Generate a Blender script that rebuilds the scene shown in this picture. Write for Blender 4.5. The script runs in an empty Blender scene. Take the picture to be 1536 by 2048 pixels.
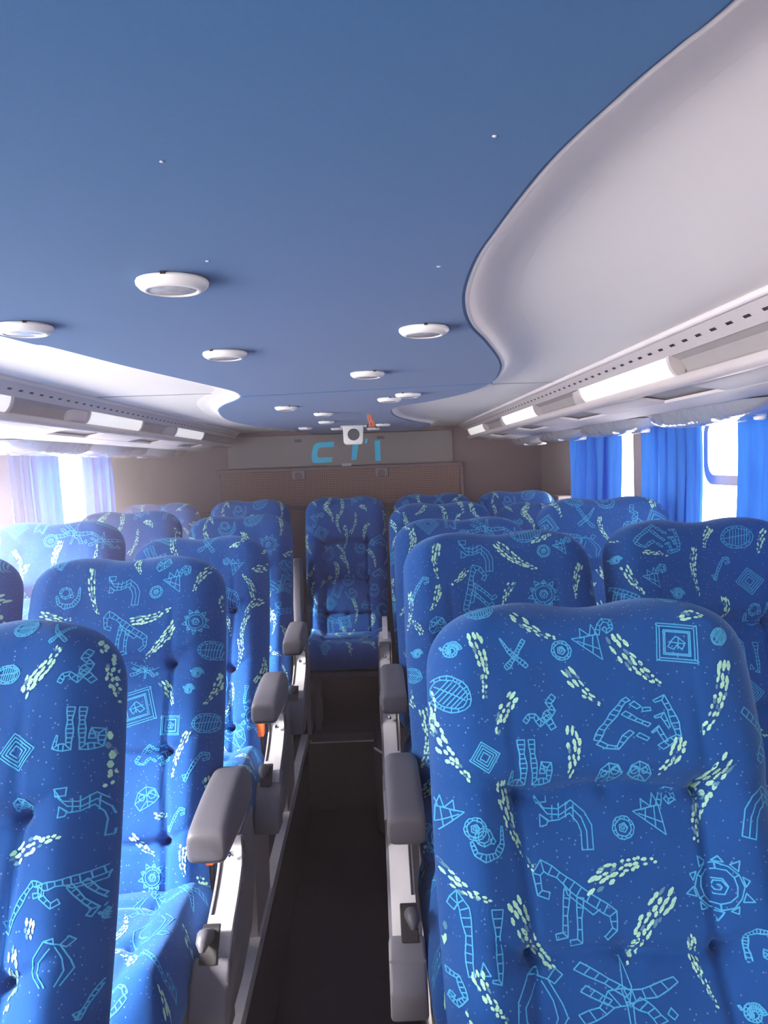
import bpy, bmesh, math, random
import numpy as np
from mathutils import Matrix, Vector

# ------------------------------------------------------------------ camera, world, exposure
SC = bpy.context.scene
COL = SC.collection
EYE = 1.68                      # eye height above the sunken aisle floor
FPX, CX, CY = 1560.0, 768.0, 1024.0
VPX, VPY = 742.0, 928.0         # vanishing point of the coach axis
ROLL = math.radians(-2.0)
_dx, _dy = VPX - CX, CY - VPY   # undo the roll to get yaw and pitch
_ux = _dx*math.cos(-ROLL) + _dy*math.sin(-ROLL)
_uy = -_dx*math.sin(-ROLL) + _dy*math.cos(-ROLL)
PITCH = math.atan(_uy/FPX)
YAW = math.atan(_ux/math.hypot(FPX, _uy))
CAM_R = (Matrix.Rotation(YAW, 3, 'Z') @ Matrix.Rotation(math.pi/2 - PITCH, 3, 'X') @ Matrix.Rotation(ROLL, 3, 'Z'))
cd = bpy.data.cameras.new('camera')
cam = bpy.data.objects.new('camera', cd)
COL.objects.link(cam)
cam.matrix_world = Matrix.Translation((0, 0, EYE)) @ CAM_R.to_4x4()
cd.sensor_fit = 'VERTICAL'
cd.sensor_height = 36.0
cd.lens = 36.0*FPX/2048.0
cd.clip_start = 0.02
SC.camera = cam
RN = np.array(CAM_R)

def project(P):
    q = (np.asarray(P) - np.array([0, 0, EYE])) @ RN
    return np.stack([CX + FPX*q[..., 0]/-q[..., 2], CY - FPX*q[..., 1]/-q[..., 2]], -1)

def ray(px, py):
    return RN @ np.array([(px-CX)/FPX, -(py-CY)/FPX, -1.0])

def on_z(px, py, z):            # where the sight line meets a level plane
    d = ray(px, py)
    t = (z-EYE)/d[2]
    return d[0]*t, d[1]*t

def on_y(px, py, y):            # where the sight line meets the cross plane at y
    d = ray(px, py)
    t = y/d[1]
    return d[0]*t, EYE + d[2]*t

SC.view_settings.view_transform = 'Standard'
SC.view_settings.look = 'None'
SC.view_settings.gamma = 1.0
SC.view_settings.exposure = 0.6

W = bpy.data.worlds.new('sky')
SC.world = W
W.use_nodes = True
wn, wl = W.node_tree.nodes, W.node_tree.links
wn.clear()
w_out = wn.new('ShaderNodeOutputWorld')
w_bg = wn.new('ShaderNodeBackground')
w_tc = wn.new('ShaderNodeTexCoord')
w_sep = wn.new('ShaderNodeSeparateXYZ')
w_mx = wn.new('ShaderNodeMapRange')     # bright side of the sky is on the left
w_mx.inputs['From Min'].default_value = -1
w_mx.inputs['From Max'].default_value = 1
w_mx.inputs['To Min'].default_value = 11.0
w_mx.inputs['To Max'].default_value = 4.5
w_mz = wn.new('ShaderNodeMapRange')     # pale ground below the horizon
w_mz.inputs['From Min'].default_value = -0.25
w_mz.inputs['From Max'].default_value = 0.1
w_mz.inputs['To Min'].default_value = 1.25
w_mz.inputs['To Max'].default_value = 1.0
w_mul = wn.new('ShaderNodeMath')
w_mul.operation = 'MULTIPLY'
wl.new(w_tc.outputs['Generated'], w_sep.inputs[0])
wl.new(w_sep.outputs['X'], w_mx.inputs['Value'])
wl.new(w_sep.outputs['Z'], w_mz.inputs['Value'])
wl.new(w_mx.outputs[0], w_mul.inputs[0])
wl.new(w_mz.outputs[0], w_mul.inputs[1])
wl.new(w_mul.outputs[0], w_bg.inputs['Strength'])
w_bg.inputs['Color'].default_value = (1.0, 0.94, 0.89, 1)
wl.new(w_bg.outputs[0], w_out.inputs[0])

sun = bpy.data.lights.new('sun', 'SUN')
sun.energy = 22.0
sun.angle = math.radians(14)
sun.color = (1.0, 0.96, 0.92)
so = bpy.data.objects.new('sun', sun)
COL.objects.link(so)
so.rotation_euler = Vector((0.80, 0.34, -0.56)).to_track_quat('-Z', 'Y').to_euler()

# ------------------------------------------------------------------ materials
def mat(name, col, rough=0.6, metal=0.0, spec=0.5, sheen=0.0, sheen_tint=(1, 1, 1), noise=0.0, nscale=40.0, bump=0.0, emit=None, estr=0.0, coat=0.0):
    m = bpy.data.materials.new(name)
    m.use_nodes = True
    n, l = m.node_tree.nodes, m.node_tree.links
    b = n['Principled BSDF']
    b.inputs['Base Color'].default_value = (*col, 1)
    b.inputs['Roughness'].default_value = rough
    b.inputs['Metallic'].default_value = metal
    b.inputs['Specular IOR Level'].default_value = spec
    b.inputs['Coat Weight'].default_value = coat
    if sheen:
        b.inputs['Sheen Weight'].default_value = sheen
        b.inputs['Sheen Roughness'].default_value = 0.45
        b.inputs['Sheen Tint'].default_value = (*sheen_tint, 1)
    if emit:
        b.inputs['Emission Color'].default_value = (*emit, 1)
        b.inputs['Emission Strength'].default_value = estr
    if noise or bump:
        tc = n.new('ShaderNodeTexCoord')
        nz = n.new('ShaderNodeTexNoise')
        nz.inputs['Scale'].default_value = nscale
        nz.inputs['Detail'].default_value = 4
        l.new(tc.outputs['Object'], nz.inputs['Vector'])
        if noise:
            mr = n.new('ShaderNodeMapRange')
            mr.inputs['To Min'].default_value = 1-noise
            mr.inputs['To Max'].default_value = 1+noise
            mm = n.new('ShaderNodeMix')
            mm.data_type = 'RGBA'
            mm.blend_type = 'MULTIPLY'
            mm.inputs['Factor'].default_value = 1
            mm.inputs[6].default_value = (*col, 1)
            l.new(nz.outputs['Fac'], mr.inputs['Value'])
            l.new(mr.outputs[0], mm.inputs[7])
            l.new(mm.outputs[2], b.inputs['Base Color'])
        if bump:
            bp = n.new('ShaderNodeBump')
            bp.inputs['Strength'].default_value = bump
            bp.inputs['Distance'].default_value = 0.002
            l.new(nz.outputs['Fac'], bp.inputs['Height'])
            l.new(bp.outputs[0], b.inputs['Normal'])
    return m

def fabric_mat(name, col, dots=True):
    m = mat(name, col, rough=0.85, spec=0.15, sheen=0.35, sheen_tint=(0.35, 0.6, 1.0))
    n, l = m.node_tree.nodes, m.node_tree.links
    b = n['Principled BSDF']
    tc = n.new('ShaderNodeTexCoord')
    if dots:                        # the weave's fine pale specks
        vo = n.new('ShaderNodeTexVoronoi')
        vo.inputs['Scale'].default_value = 115
        l.new(tc.outputs['Object'], vo.inputs['Vector'])
        lt = n.new('ShaderNodeMath')
        lt.operation = 'LESS_THAN'
        lt.inputs[1].default_value = 0.14
        l.new(vo.outputs['Distance'], lt.inputs[0])
        fm = n.new('ShaderNodeMath')
        fm.operation = 'MULTIPLY'
        fm.inputs[1].default_value = 0.5
        l.new(lt.outputs[0], fm.inputs[0])
        mx = n.new('ShaderNodeMix')
        mx.data_type = 'RGBA'
        mx.inputs[6].default_value = (*col, 1)
        mx.inputs[7].default_value = (0.20, 0.36, 0.62, 1)
        l.new(fm.outputs[0], mx.inputs['Factor'])
        l.new(mx.outputs[2], b.inputs['Base Color'])
    nz = n.new('ShaderNodeTexNoise')
    nz.inputs['Scale'].default_value = 700
    nz.inputs['Detail'].default_value = 1
    l.new(tc.outputs['Object'], nz.inputs['Vector'])
    bp = n.new('ShaderNodeBump')
    bp.inputs['Strength'].default_value = 0.25
    bp.inputs['Distance'].default_value = 0.001
    l.new(nz.outputs['Fac'], bp.inputs['Height'])
    l.new(bp.outputs[0], b.inputs['Normal'])
    return m

M_FAB = fabric_mat('blue_moquette', (0.010, 0.069, 0.268))
M_CYAN = mat('cyan_yarn', (0.07, 0.36, 0.66), rough=0.85, spec=0.1, noise=0.25, nscale=300)
M_DIMY = mat('dim_teal_yarn', (0.10, 0.24, 0.38), rough=0.85, spec=0.1, noise=0.4, nscale=500)
M_PALE = mat('pale_green_yarn', (0.36, 0.66, 0.52), rough=0.85, spec=0.1, noise=0.3, nscale=300)
M_CEIL = mat('white_ceiling', (0.88, 0.83, 0.81), rough=0.55, noise=0.015, nscale=6)
M_BLUE = mat('blue_ceiling_cloth', (0.042, 0.135, 0.30), rough=0.95, spec=0.05, sheen=0.09, sheen_tint=(0.9, 0.8, 0.9), noise=0.05, nscale=260, bump=0.06)
M_WALL = mat('beige_wall', (0.33, 0.265, 0.27), rough=0.7, noise=0.06, nscale=120, bump=0.15)
M_REAR = mat('taupe_wall', (0.21, 0.145, 0.165), rough=0.75, noise=0.08, nscale=150, bump=0.15)
M_HATCH = mat('grey_hatch', (0.24, 0.215, 0.225), rough=0.6, noise=0.05, nscale=90)
M_FLOOR = mat('dark_floor', (0.026, 0.014, 0.018), rough=0.38, noise=0.25, nscale=25, bump=0.05)
M_PLAT = mat('platform_floor', (0.05, 0.04, 0.045), rough=0.6, noise=0.2, nscale=25)
M_ALU = mat('aluminium_edge', (0.72, 0.68, 0.69), rough=0.4, metal=0.35, noise=0.12, nscale=30)
M_GREY = mat('grey_plastic', (0.125, 0.115, 0.135), rough=0.5, noise=0.08, nscale=60, bump=0.05)
M_DGREY = mat('dark_grey_plastic', (0.08, 0.075, 0.09), rough=0.5, bump=0.05)
M_PED = mat('pedestal_grey', (0.30, 0.26, 0.27), rough=0.5)
M_LGREY = mat('light_grey_panel', (0.46, 0.43, 0.45), rough=0.4)
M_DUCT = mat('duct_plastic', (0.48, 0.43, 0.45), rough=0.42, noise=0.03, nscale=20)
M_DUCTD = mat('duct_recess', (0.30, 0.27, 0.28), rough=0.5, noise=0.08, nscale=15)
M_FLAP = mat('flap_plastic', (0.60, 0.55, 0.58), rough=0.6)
M_BLACK = mat('black_slot', (0.015, 0.012, 0.014), rough=0.7)
M_DIFF = mat('lamp_diffuser', (0.92, 0.90, 0.88), rough=0.5, emit=(1, 0.95, 0.92), estr=0.35)
M_WHITE = mat('white_plastic', (0.86, 0.83, 0.83), rough=0.3)
M_LENS = mat('lamp_lens', (0.55, 0.5, 0.48), rough=0.15, noise=0.5, nscale=90, coat=0.5)
M_CHROME = mat('chrome', (0.75, 0.72, 0.72), rough=0.15, metal=1.0)
M_ORANGE = mat('orange_plastic', (0.9, 0.16, 0.03), rough=0.4)
M_CTI = mat('cyan_paint', (0.04, 0.58, 0.92), rough=0.5, noise=0.15, nscale=60)
M_SEAL = mat('lilac_sash', (0.50, 0.46, 0.58), rough=0.4)
M_STAIN = mat('pale_scuff', (0.55, 0.56, 0.66), rough=0.8)

def mesh_mat():
    m = mat('woven_grille', (0.26, 0.17, 0.17), rough=0.8)
    n, l = m.node_tree.nodes, m.node_tree.links
    b = n['Principled BSDF']
    tc = n.new('ShaderNodeTexCoord')
    ws = []
    for ax in ('X', 'Z'):
        wv = n.new('ShaderNodeTexWave')
        wv.wave_type = 'BANDS'
        wv.bands_direction = ax
        wv.inputs['Scale'].default_value = 22
        l.new(tc.outputs['Object'], wv.inputs['Vector'])
        ws.append(wv)
    mn = n.new('ShaderNodeMath')
    mn.operation = 'MULTIPLY'
    l.new(ws[0].outputs['Fac'], mn.inputs[0])
    l.new(ws[1].outputs['Fac'], mn.inputs[1])
    mx = n.new('ShaderNodeMix')
    mx.data_type = 'RGBA'
    mx.inputs[6].default_value = (0.26, 0.16, 0.15, 1)
    mx.inputs[7].default_value = (0.10, 0.045, 0.045, 1)
    l.new(mn.outputs[0], mx.inputs['Factor'])
    l.new(mx.outputs[2], b.inputs['Base Color'])
    return m
M_MESH = mesh_mat()

def curtain_mat():
    m = bpy.data.materials.new('blue_curtain_cloth')
    m.use_nodes = True
    n, l = m.node_tree.nodes, m.node_tree.links
    n.clear()
    o = n.new('ShaderNodeOutputMaterial')
    d = n.new('ShaderNodeBsdfDiffuse')
    t = n.new('ShaderNodeBsdfTranslucent')
    mx = n.new('ShaderNodeMixShader')
    tc = n.new('ShaderNodeTexCoord')
    mp = n.new('ShaderNodeMapping')
    mp.inputs['Scale'].default_value = (1, 1, 0.08)
    nz = n.new('ShaderNodeTexNoise')
    nz.inputs['Scale'].default_value = 90
    cr = n.new('ShaderNodeMix')
    cr.data_type = 'RGBA'
    cr.inputs[6].default_value = (0.022, 0.10, 0.42, 1)
    cr.inputs[7].default_value = (0.035, 0.16, 0.52, 1)
    l.new(tc.outputs['Object'], mp.inputs[0])
    l.new(mp.outputs[0], nz.inputs['Vector'])
    l.new(nz.outputs['Fac'], cr.inputs['Factor'])
    l.new(cr.outputs[2], d.inputs['Color'])
    l.new(cr.outputs[2], t.inputs['Color'])
    mx.inputs[0].default_value = 0.24
    l.new(d.outputs[0], mx.inputs[1])
    l.new(t.outputs[0], mx.inputs[2])
    l.new(mx.outputs[0], o.inputs[0])
    return m
M_CURT = curtain_mat()

def glass_mat():
    m = bpy.data.materials.new('window_glass')
    m.use_nodes = True
    n, l = m.node_tree.nodes, m.node_tree.links
    n.clear()
    o = n.new('ShaderNodeOutputMaterial')
    t = n.new('ShaderNodeBsdfTransparent')
    t.inputs['Color'].default_value = (0.97, 0.97, 0.98, 1)
    g = n.new('ShaderNodeBsdfGlossy')
    g.inputs['Roughness'].default_value = 0.02
    mx = n.new('ShaderNodeMixShader')
    mx.inputs[0].default_value = 0.04
    l.new(t.outputs[0], mx.inputs[1])
    l.new(g.outputs[0], mx.inputs[2])
    l.new(mx.outputs[0], o.inputs[0])
    return m
M_GLASS = glass_mat()

def film_mat():
    m = bpy.data.materials.new('clear_film')
    m.use_nodes = True
    n, l = m.node_tree.nodes, m.node_tree.links
    b = n['Principled BSDF']
    b.inputs['Base Color'].default_value = (0.50, 0.50, 0.58, 1)
    b.inputs['Roughness'].default_value = 0.12
    b.inputs['Metallic'].default_value = 0.45
    tc = n.new('ShaderNodeTexCoord')
    nz = n.new('ShaderNodeTexNoise')
    nz.inputs['Scale'].default_value = 14
    nz.inputs['Detail'].default_value = 3
    bp = n.new('ShaderNodeBump')
    bp.inputs['Strength'].default_value = 0.5
    bp.inputs['Distance'].default_value = 0.02
    l.new(tc.outputs['Object'], nz.inputs['Vector'])
    l.new(nz.outputs['Fac'], bp.inputs['Height'])
    l.new(bp.outputs[0], b.inputs['Normal'])
    return m
M_FILM = film_mat()

# ------------------------------------------------------------------ helpers
def link_mesh(name, verts, faces, mats, parent=None, mi=None, smooth=None, loc=None):
    me = bpy.data.meshes.new(name)
    me.from_pydata([tuple(map(float, v)) for v in verts], [], [tuple(int(i) for i in f) for f in faces])
    for m in (mats if isinstance(mats, (list, tuple)) else [mats]):
        me.materials.append(m)
    if mi is not None:
        me.polygons.foreach_set('material_index', np.asarray(mi, np.int32))
    if smooth is not None:
        me.polygons.foreach_set('use_smooth', np.ones(len(me.polygons), bool))
        if smooth < 179:
            me.set_sharp_from_angle(angle=math.radians(smooth))
    me.update()
    o = bpy.data.objects.new(name, me)
    COL.objects.link(o)
    if parent:
        o.parent = parent
    if loc is not None:
        o.location = loc
    return o

def link_bm(name, bm, mats, parent=None, smooth=None, loc=None):
    bmesh.ops.recalc_face_normals(bm, faces=bm.faces)
    me = bpy.data.meshes.new(name)
    bm.to_mesh(me)
    bm.free()
    for m in (mats if isinstance(mats, (list, tuple)) else [mats]):
        me.materials.append(m)
    if smooth is not None:
        me.polygons.foreach_set('use_smooth', np.ones(len(me.polygons), bool))
        me.set_sharp_from_angle(angle=math.radians(smooth))
    o = bpy.data.objects.new(name, me)
    COL.objects.link(o)
    if parent:
        o.parent = parent
    if loc is not None:
        o.location = loc
    return o

def empty(name, loc=(0, 0, 0), label=None, cat=None, group=None):
    o = bpy.data.objects.new(name, None)
    o.empty_display_size = 0.05
    COL.objects.link(o)
    o.location = loc
    tag(o, label, cat, group)
    return o

def tag(o, label=None, cat=None, group=None):
    if label: o['label'] = label
    if cat: o['category'] = cat
    if group: o['group'] = group
    return o

def struct(o):
    o['kind'] = 'structure'
    return o

def box(bm, x0, x1, y0, y1, z0, z1, bev=0.0, seg=2, mi=0):
    r = bmesh.ops.create_cube(bm, size=1.0)
    bmesh.ops.transform(bm, matrix=Matrix.Translation(((x0+x1)/2, (y0+y1)/2, (z0+z1)/2)) @ Matrix.Diagonal((abs(x1-x0), abs(y1-y0), abs(z1-z0), 1)), verts=r['verts'])
    fs = set(f for v in r['verts'] for f in v.link_faces)
    for f in fs: f.material_index = mi
    if bev > 0:
        es = set(e for v in r['verts'] for e in v.link_edges)
        bmesh.ops.bevel(bm, geom=list(es), offset=bev, segments=seg, profile=0.5, affect='EDGES', material=mi)

def prism(bm, pts, axis, a, b, mi=0):
    """extrude a 2D outline along an axis: axis 'x' takes (y,z), 'y' takes (x,z), 'z' takes (x,y)"""
    def P(p, t):
        return {'x': (t, p[0], p[1]), 'y': (p[0], t, p[1]), 'z': (p[0], p[1], t)}[axis]
    va = [bm.verts.new(P(p, a)) for p in pts]
    vb = [bm.verts.new(P(p, b)) for p in pts]
    n = len(pts)
    fs = [bm.faces.new(va), bm.faces.new(vb[::-1])]
    for i in range(n):
        fs.append(bm.faces.new((va[i], va[(i+1) % n], vb[(i+1) % n], vb[i])))
    for f in fs: f.material_index = mi
    return va, vb

def tube(bm, pts, r, seg=8, mi=0):
    pts = [Vector(p) for p in pts]
    rings = []
    for i, p in enumerate(pts):
        d = (pts[min(i+1, len(pts)-1)] - pts[max(i-1, 0)]).normalized()
        a = d.cross(Vector((0, 0, 1)) if abs(d.z) < 0.9 else Vector((1, 0, 0))).normalized()
        b = d.cross(a)
        rr = r[i] if isinstance(r, (list, tuple)) else r
        rings.append([bm.verts.new(p + a*rr*math.cos(2*math.pi*k/seg) + b*rr*math.sin(2*math.pi*k/seg)) for k in range(seg)])
    for i in range(len(rings)-1):
        for k in range(seg):
            bm.faces.new((rings[i][k], rings[i][(k+1) % seg], rings[i+1][(k+1) % seg], rings[i+1][k])).material_index = mi
    bm.faces.new(rings[0][::-1]).material_index = mi
    bm.faces.new(rings[-1]).material_index = mi

def lathe(bm, prof, seg=32, origin=(0, 0, 0), axis='z', mi=0):
    """revolve (r, h) pairs; the first and last are capped"""
    o = Vector(origin)
    def P(r, h, a):
        c, s = r*math.cos(a), r*math.sin(a)
        return o + {'z': Vector((c, s, h)), 'y': Vector((c, h, s)), 'x': Vector((h, c, s))}[axis]
    rings = [[bm.verts.new(P(r, h, 2*math.pi*k/seg)) for k in range(seg)] for r, h in prof]
    for i in range(len(rings)-1):
        for k in range(seg):
            bm.faces.new((rings[i][k], rings[i][(k+1) % seg], rings[i+1][(k+1) % seg], rings[i+1][k])).material_index = mi
    bm.faces.new(rings[0][::-1]).material_index = mi
    bm.faces.new(rings[-1]).material_index = mi

def catmull(P, n=8, closed=False):
    P = [np.array(p, float) for p in P]
    N = len(P)
    out = []
    for i in range(N if closed else N-1):
        p0 = P[(i-1) % N] if closed or i > 0 else P[0]
        p1, p2 = P[i], P[(i+1) % N]
        p3 = P[(i+2) % N] if closed or i+2 < N else P[-1]
        for k in range(n):
            t = k/n
            out.append(0.5*((2*p1) + (-p0+p2)*t + (2*p0-5*p1+4*p2-p3)*t*t + (-p0+3*p1-3*p2+p3)*t**3))
    if not closed: out.append(P[-1])
    return out

# ------------------------------------------------------------------ dimensions of the coach
XL, XR = -1.43, 1.08            # inner faces of the side walls
YF, YR = -2.4, 4.95             # front bulkhead (behind the camera) and rear wall
ZP = 0.38                       # seat platform above the aisle floor
ZB, ZC = 1.88, 1.9035            # underside of blue panel, white ceiling
AL, AR = -0.355, 0.09           # edges of the sunken aisle
WZ0, WZ1 = 1.20, 1.80           # window sill and head
YSTEP = 3.72

# ------------------------------------------------------------------ structure
bm = bmesh.new(); box(bm, XL-.06, XR+.06, YF, YR, -0.06, 0.0)
struct(link_bm('floor', bm, M_FLOOR))
bm = bmesh.new(); box(bm, XL, AL, YF, YSTEP, 0.0, ZP)
struct(link_bm('floor.001', bm, M_PLAT))
bm = bmesh.new()
prism(bm, [(XR, YF), (XR, YSTEP), (-0.03, YSTEP), (-0.03, 3.50), (AR, 3.28), (AR, YF)], 'z', 0.0, ZP)
struct(link_bm('floor.002', bm, M_PLAT))
bm = bmesh.new(); box(bm, XL, XR, YSTEP, YR, 0.0, ZP-0.03)
struct(link_bm('floor.003', bm, M_FLOOR))
# metal edge strips of the platforms and the step
bm = bmesh.new()
prism(bm, [(AL-.028, ZP), (AL-.028, ZP+.004), (AL+.004, ZP+.006), (AL+.006, ZP-.03), (AL, ZP-.03), (AL, ZP)], 'y', YF, YSTEP-.01)
struct(link_bm('trim_1', bm, M_ALU))
bm = bmesh.new()
prism(bm, [(AR+.028, ZP), (AR+.028, ZP+.004), (AR-.004, ZP+.006), (AR-.006, ZP-.03), (AR, ZP-.03), (AR, ZP)], 'y', YF, 3.27)
struct(link_bm('trim_2', bm, M_ALU))
bm = bmesh.new()
box(bm, AL+.01, -0.035, YSTEP-.006, YSTEP+.006, ZP-.045, ZP-.027, 0.002)
struct(link_bm('trim_3', bm, M_ALU))
bm = bmesh.new()
tube(bm, [(AR-.004, 3.285, ZP), (-0.03, 3.505, ZP)], 0.005, 6)
struct(link_bm('trim_4', bm, M_ALU))

bm = bmesh.new(); box(bm, XL-.06, XR+.06, YF, YR+.06, ZC, ZC+.05)
struct(link_bm('ceiling', bm, M_CEIL))
# thin joint across the white ceiling
bm = bmesh.new(); box(bm, XL+.3, XR-.3, 2.315, 2.321, ZC-.0015, ZC+.001)
struct(link_bm('trim_5', bm, M_DUCTD))

bm = bmesh.new(); box(bm, XL-.06, XR+.06, YR, YR+.06, -0.06, ZC)
struct(link_bm('wall_rear', bm, M_REAR))

# front bulkhead with its wide windscreen, unseen behind the camera; opening reduced to limit light
bm = bmesh.new()
box(bm, XL-.06, XR+.06, YF-.06, YF, -0.06, 1.1)
box(bm, XL-.06, XR+.06, YF-.06, YF, 1.6, ZC)
box(bm, XL-.06, XL+.08, YF-.06, YF, 1.1, 1.6)
box(bm, XR-.08, XR+.06, YF-.06, YF, 1.1, 1.6)
struct(link_bm('wall_front', bm, M_WALL))
bm = bmesh.new(); box(bm, XL+.08, XR-.08, YF-.035, YF-.029, 1.1, 1.6)
struct(link_bm('window_7', bm, M_GLASS))

WINS = {'left': [(-2.2, -0.65), (-0.5, 1.35), (1.45, 3.00), (3.12, 4.16)], 'right': [(1.45, 3.055), (3.20, 4.10)]}  # unseen front windows kept on the left, dropped on the right, for the light
wi = 1
for side, x, s in (('left', XL, -1), ('right', XR, 1)):
    bm = bmesh.new()
    xa, xb = x, x + s*0.06
    box(bm, xa, xb, YF, YR, -0.06, WZ0)
    box(bm, xa, xb, YF, YR, WZ1, ZC)
    e = YF
    for y0, y1 in WINS[side]:
        box(bm, xa, xb, e, y0, WZ0, WZ1)
        e = y1
    box(bm, xa, xb, e, YR, WZ0, WZ1)
    struct(link_bm('wall_'+side, bm, M_WALL))
    for y0, y1 in WINS[side]:
        bm = bmesh.new()
        t = 0.014
        for a in ((y0, y0+t, WZ0, WZ1), (y1-t, y1, WZ0, WZ1), (y0+t, y1-t, WZ0, WZ0+t), (y0+t, y1-t, WZ1-t, WZ1)):
            box(bm, x+s*.012, x+s*.05, a[0], a[1], a[2], a[3])
        wf = struct(link_bm('window_%d' % wi, bm, M_WALL))
        bm = bmesh.new(); box(bm, x+s*.028, x+s*.034, y0+t, y1-t, WZ0+t, WZ1-t)
        link_bm('pane', bm, M_GLASS, wf)
        if side == 'right' and y0 > 1.4 and y0 < 2:      # the small opening sash with its rounded corner
            bm = bmesh.new()
            def rr(y0, y1, z0, z1, r, n=8):
                out = []
                for cy, cz, a0 in ((y1-r, z1-r, 0), (y0+r, z1-r, 90), (y0+r, z0+r, 180), (y1-r, z0+r, 270)):
                    for k in range(n+1):
                        a = math.radians(a0+90*k/n)
                        out.append((cy+r*math.cos(a), cz+r*math.sin(a)))
                return out
            oo = rr(1.56, 2.53, 1.577, 1.792, .062)
            ii = rr(1.585, 2.50, 1.607, 1.775, .045)
            n = len(oo)
            vo = [[bm.verts.new((xq, p[0], p[1])) for p in oo] for xq in (x+.004, x+.026)]
            vi = [[bm.verts.new((xq, p[0], p[1])) for p in ii] for xq in (x+.004, x+.026)]
            for k in range(n):
                j = (k+1) % n
                bm.faces.new((vo[0][k], vo[0][j], vi[0][j], vi[0][k]))
                bm.faces.new((vo[1][k], vi[1][k], vi[1][j], vo[1][j]))
                bm.faces.new((vo[0][k], vo[1][k], vo[1][j], vo[0][j]))
                bm.faces.new((vi[0][k], vi[0][j], vi[1][j], vi[1][k]))
            link_bm('opening_sash', bm, M_SEAL, wf, smooth=40)
        wi += 1
# small ledge on the right wall at the last window
bm = bmesh.new(); box(bm, XR-.09, XR-.001, 4.14, 4.34, 1.44, 1.475, .008)
struct(link_bm('trim_6', bm, M_WALL, smooth=40))

# ------------------------------------------------------------------ blue ceiling panel with wavy outline
R_PX = [(1478, 2), (1360, 98), (1250, 190), (1100, 330), (1000, 455), (950, 530), (930, 600), (943, 650), (975, 685), (1000, 720), (1002, 742), (985, 765), (940, 785), (860, 803), (805, 812), (783, 821), (795, 834), (830, 843), (862, 849)]
L_PX = [(600, 863), (560, 858), (500, 851), (455, 841), (437, 824), (446, 812), (470, 802), (481, 795), (474, 787), (450, 779), (380, 763), (250, 733), (100, 695), (10, 676)]
Rp = [np.array(on_z(x, y, ZB)) for x, y in R_PX]
Lp = [np.array(on_z(x, y, ZB)) for x, y in L_PX]
Rp = [np.array((0.34, YF+.02)), np.array((0.31, -1.2)), np.array((0.265, -0.4)), np.array((0.228, 0.0)), np.array((0.195, 0.22))] + Rp + [np.array((0.33, YR-.06))]
Lp = [np.array((-0.36, YR-.06))] + Lp + [np.array((-0.60, 0.5)), np.array((-0.62, -1.0)), np.array((-0.75, YF+.02))]
outl = catmull(Rp, 8) + catmull(Lp, 8)
O2 = np.array(outl)
def offset_closed(P, d):
    t = np.roll(P, -1, 0) - np.roll(P, 1, 0)
    t /= np.linalg.norm(t, axis=1)[:, None] + 1e-9
    nrm = np.stack([t[:, 1], -t[:, 0]], 1)      # outward for counter-clockwise outlines
    for _ in range(3):
        nrm = (np.roll(nrm, 1, 0) + 2*nrm + np.roll(nrm, -1, 0))
        nrm /= np.linalg.norm(nrm, axis=1)[:, None] + 1e-9
    return P + nrm*d
bm = bmesh.new()
rings = []
for d, z in ((-.004, ZB), (0.0, ZB+.002)):
    q = offset_closed(O2, d)
    rings.append([bm.verts.new((p[0], p[1], z)) for p in q])
bm.faces.new(rings[0])
n = len(O2)
for k in range(n):
    bm.faces.new((rings[0][k], rings[0][(k+1) % n], rings[1][(k+1) % n], rings[1][k]))
bmesh.ops.triangulate(bm, faces=[f for f in bm.faces if len(f.verts) > 4])
me_b = link_bm('ceiling.001', bm, M_BLUE)
struct(me_b)
vs, fs = [], []
prof = [(0.0, ZB+.002), (.004, ZB+.0012), (.007, ZB+.004), (.010, ZB+.009), (.016, ZB+.0135), (.027, ZB+.0175), (.045, ZB+.0205), (.065, ZB+.0222), (.075, ZB+.0245)]
for d, z in prof:
    for p in offset_closed(O2, d):
        vs.append((min(max(p[0], XL+.01), XR-.01), min(max(p[1], YF+.005), YR-.005), z))
for i in range(len(prof)-1):
    for k in range(n):
        fs.append((i*n+k, i*n+(k+1) % n, (i+1)*n+(k+1) % n, (i+1)*n+k))
struct(link_mesh('trim_7', vs, fs, M_CEIL, smooth=180))
# joint where the blue cloth changes level
ja, jb = on_z(484, 793, ZB), on_z(985, 766, ZB)
bm = bmesh.new()
tube(bm, [(ja[0], ja[1], ZB-.0005), (jb[0], jb[1], ZB+.0003)], 0.0016, 6)
struct(link_bm('trim_8', bm, M_BLUE))
# pale scuffs on the blue cloth
for i, (px, py, r) in enumerate(((989, 272, .0016), (323, 323, .0014), (415, 522, .0022), (877, 533, .0024))):
    x, y = on_z(px, py, ZB)
    bm = bmesh.new()
    lathe(bm, [(r, 0), (r*.7, -.0006)], 8, (x, y, ZB))
    tag(link_bm('scuff_mark', bm, M_STAIN), ['small white scuff on the blue ceiling near the wavy right edge', 'faint pale fleck on the blue ceiling at the left', 'white scuff on the blue ceiling behind the largest round light', 'white scuff on the blue ceiling ahead of the right-hand round light'][i], 'scuff', 'scuffs on the blue ceiling')

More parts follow.
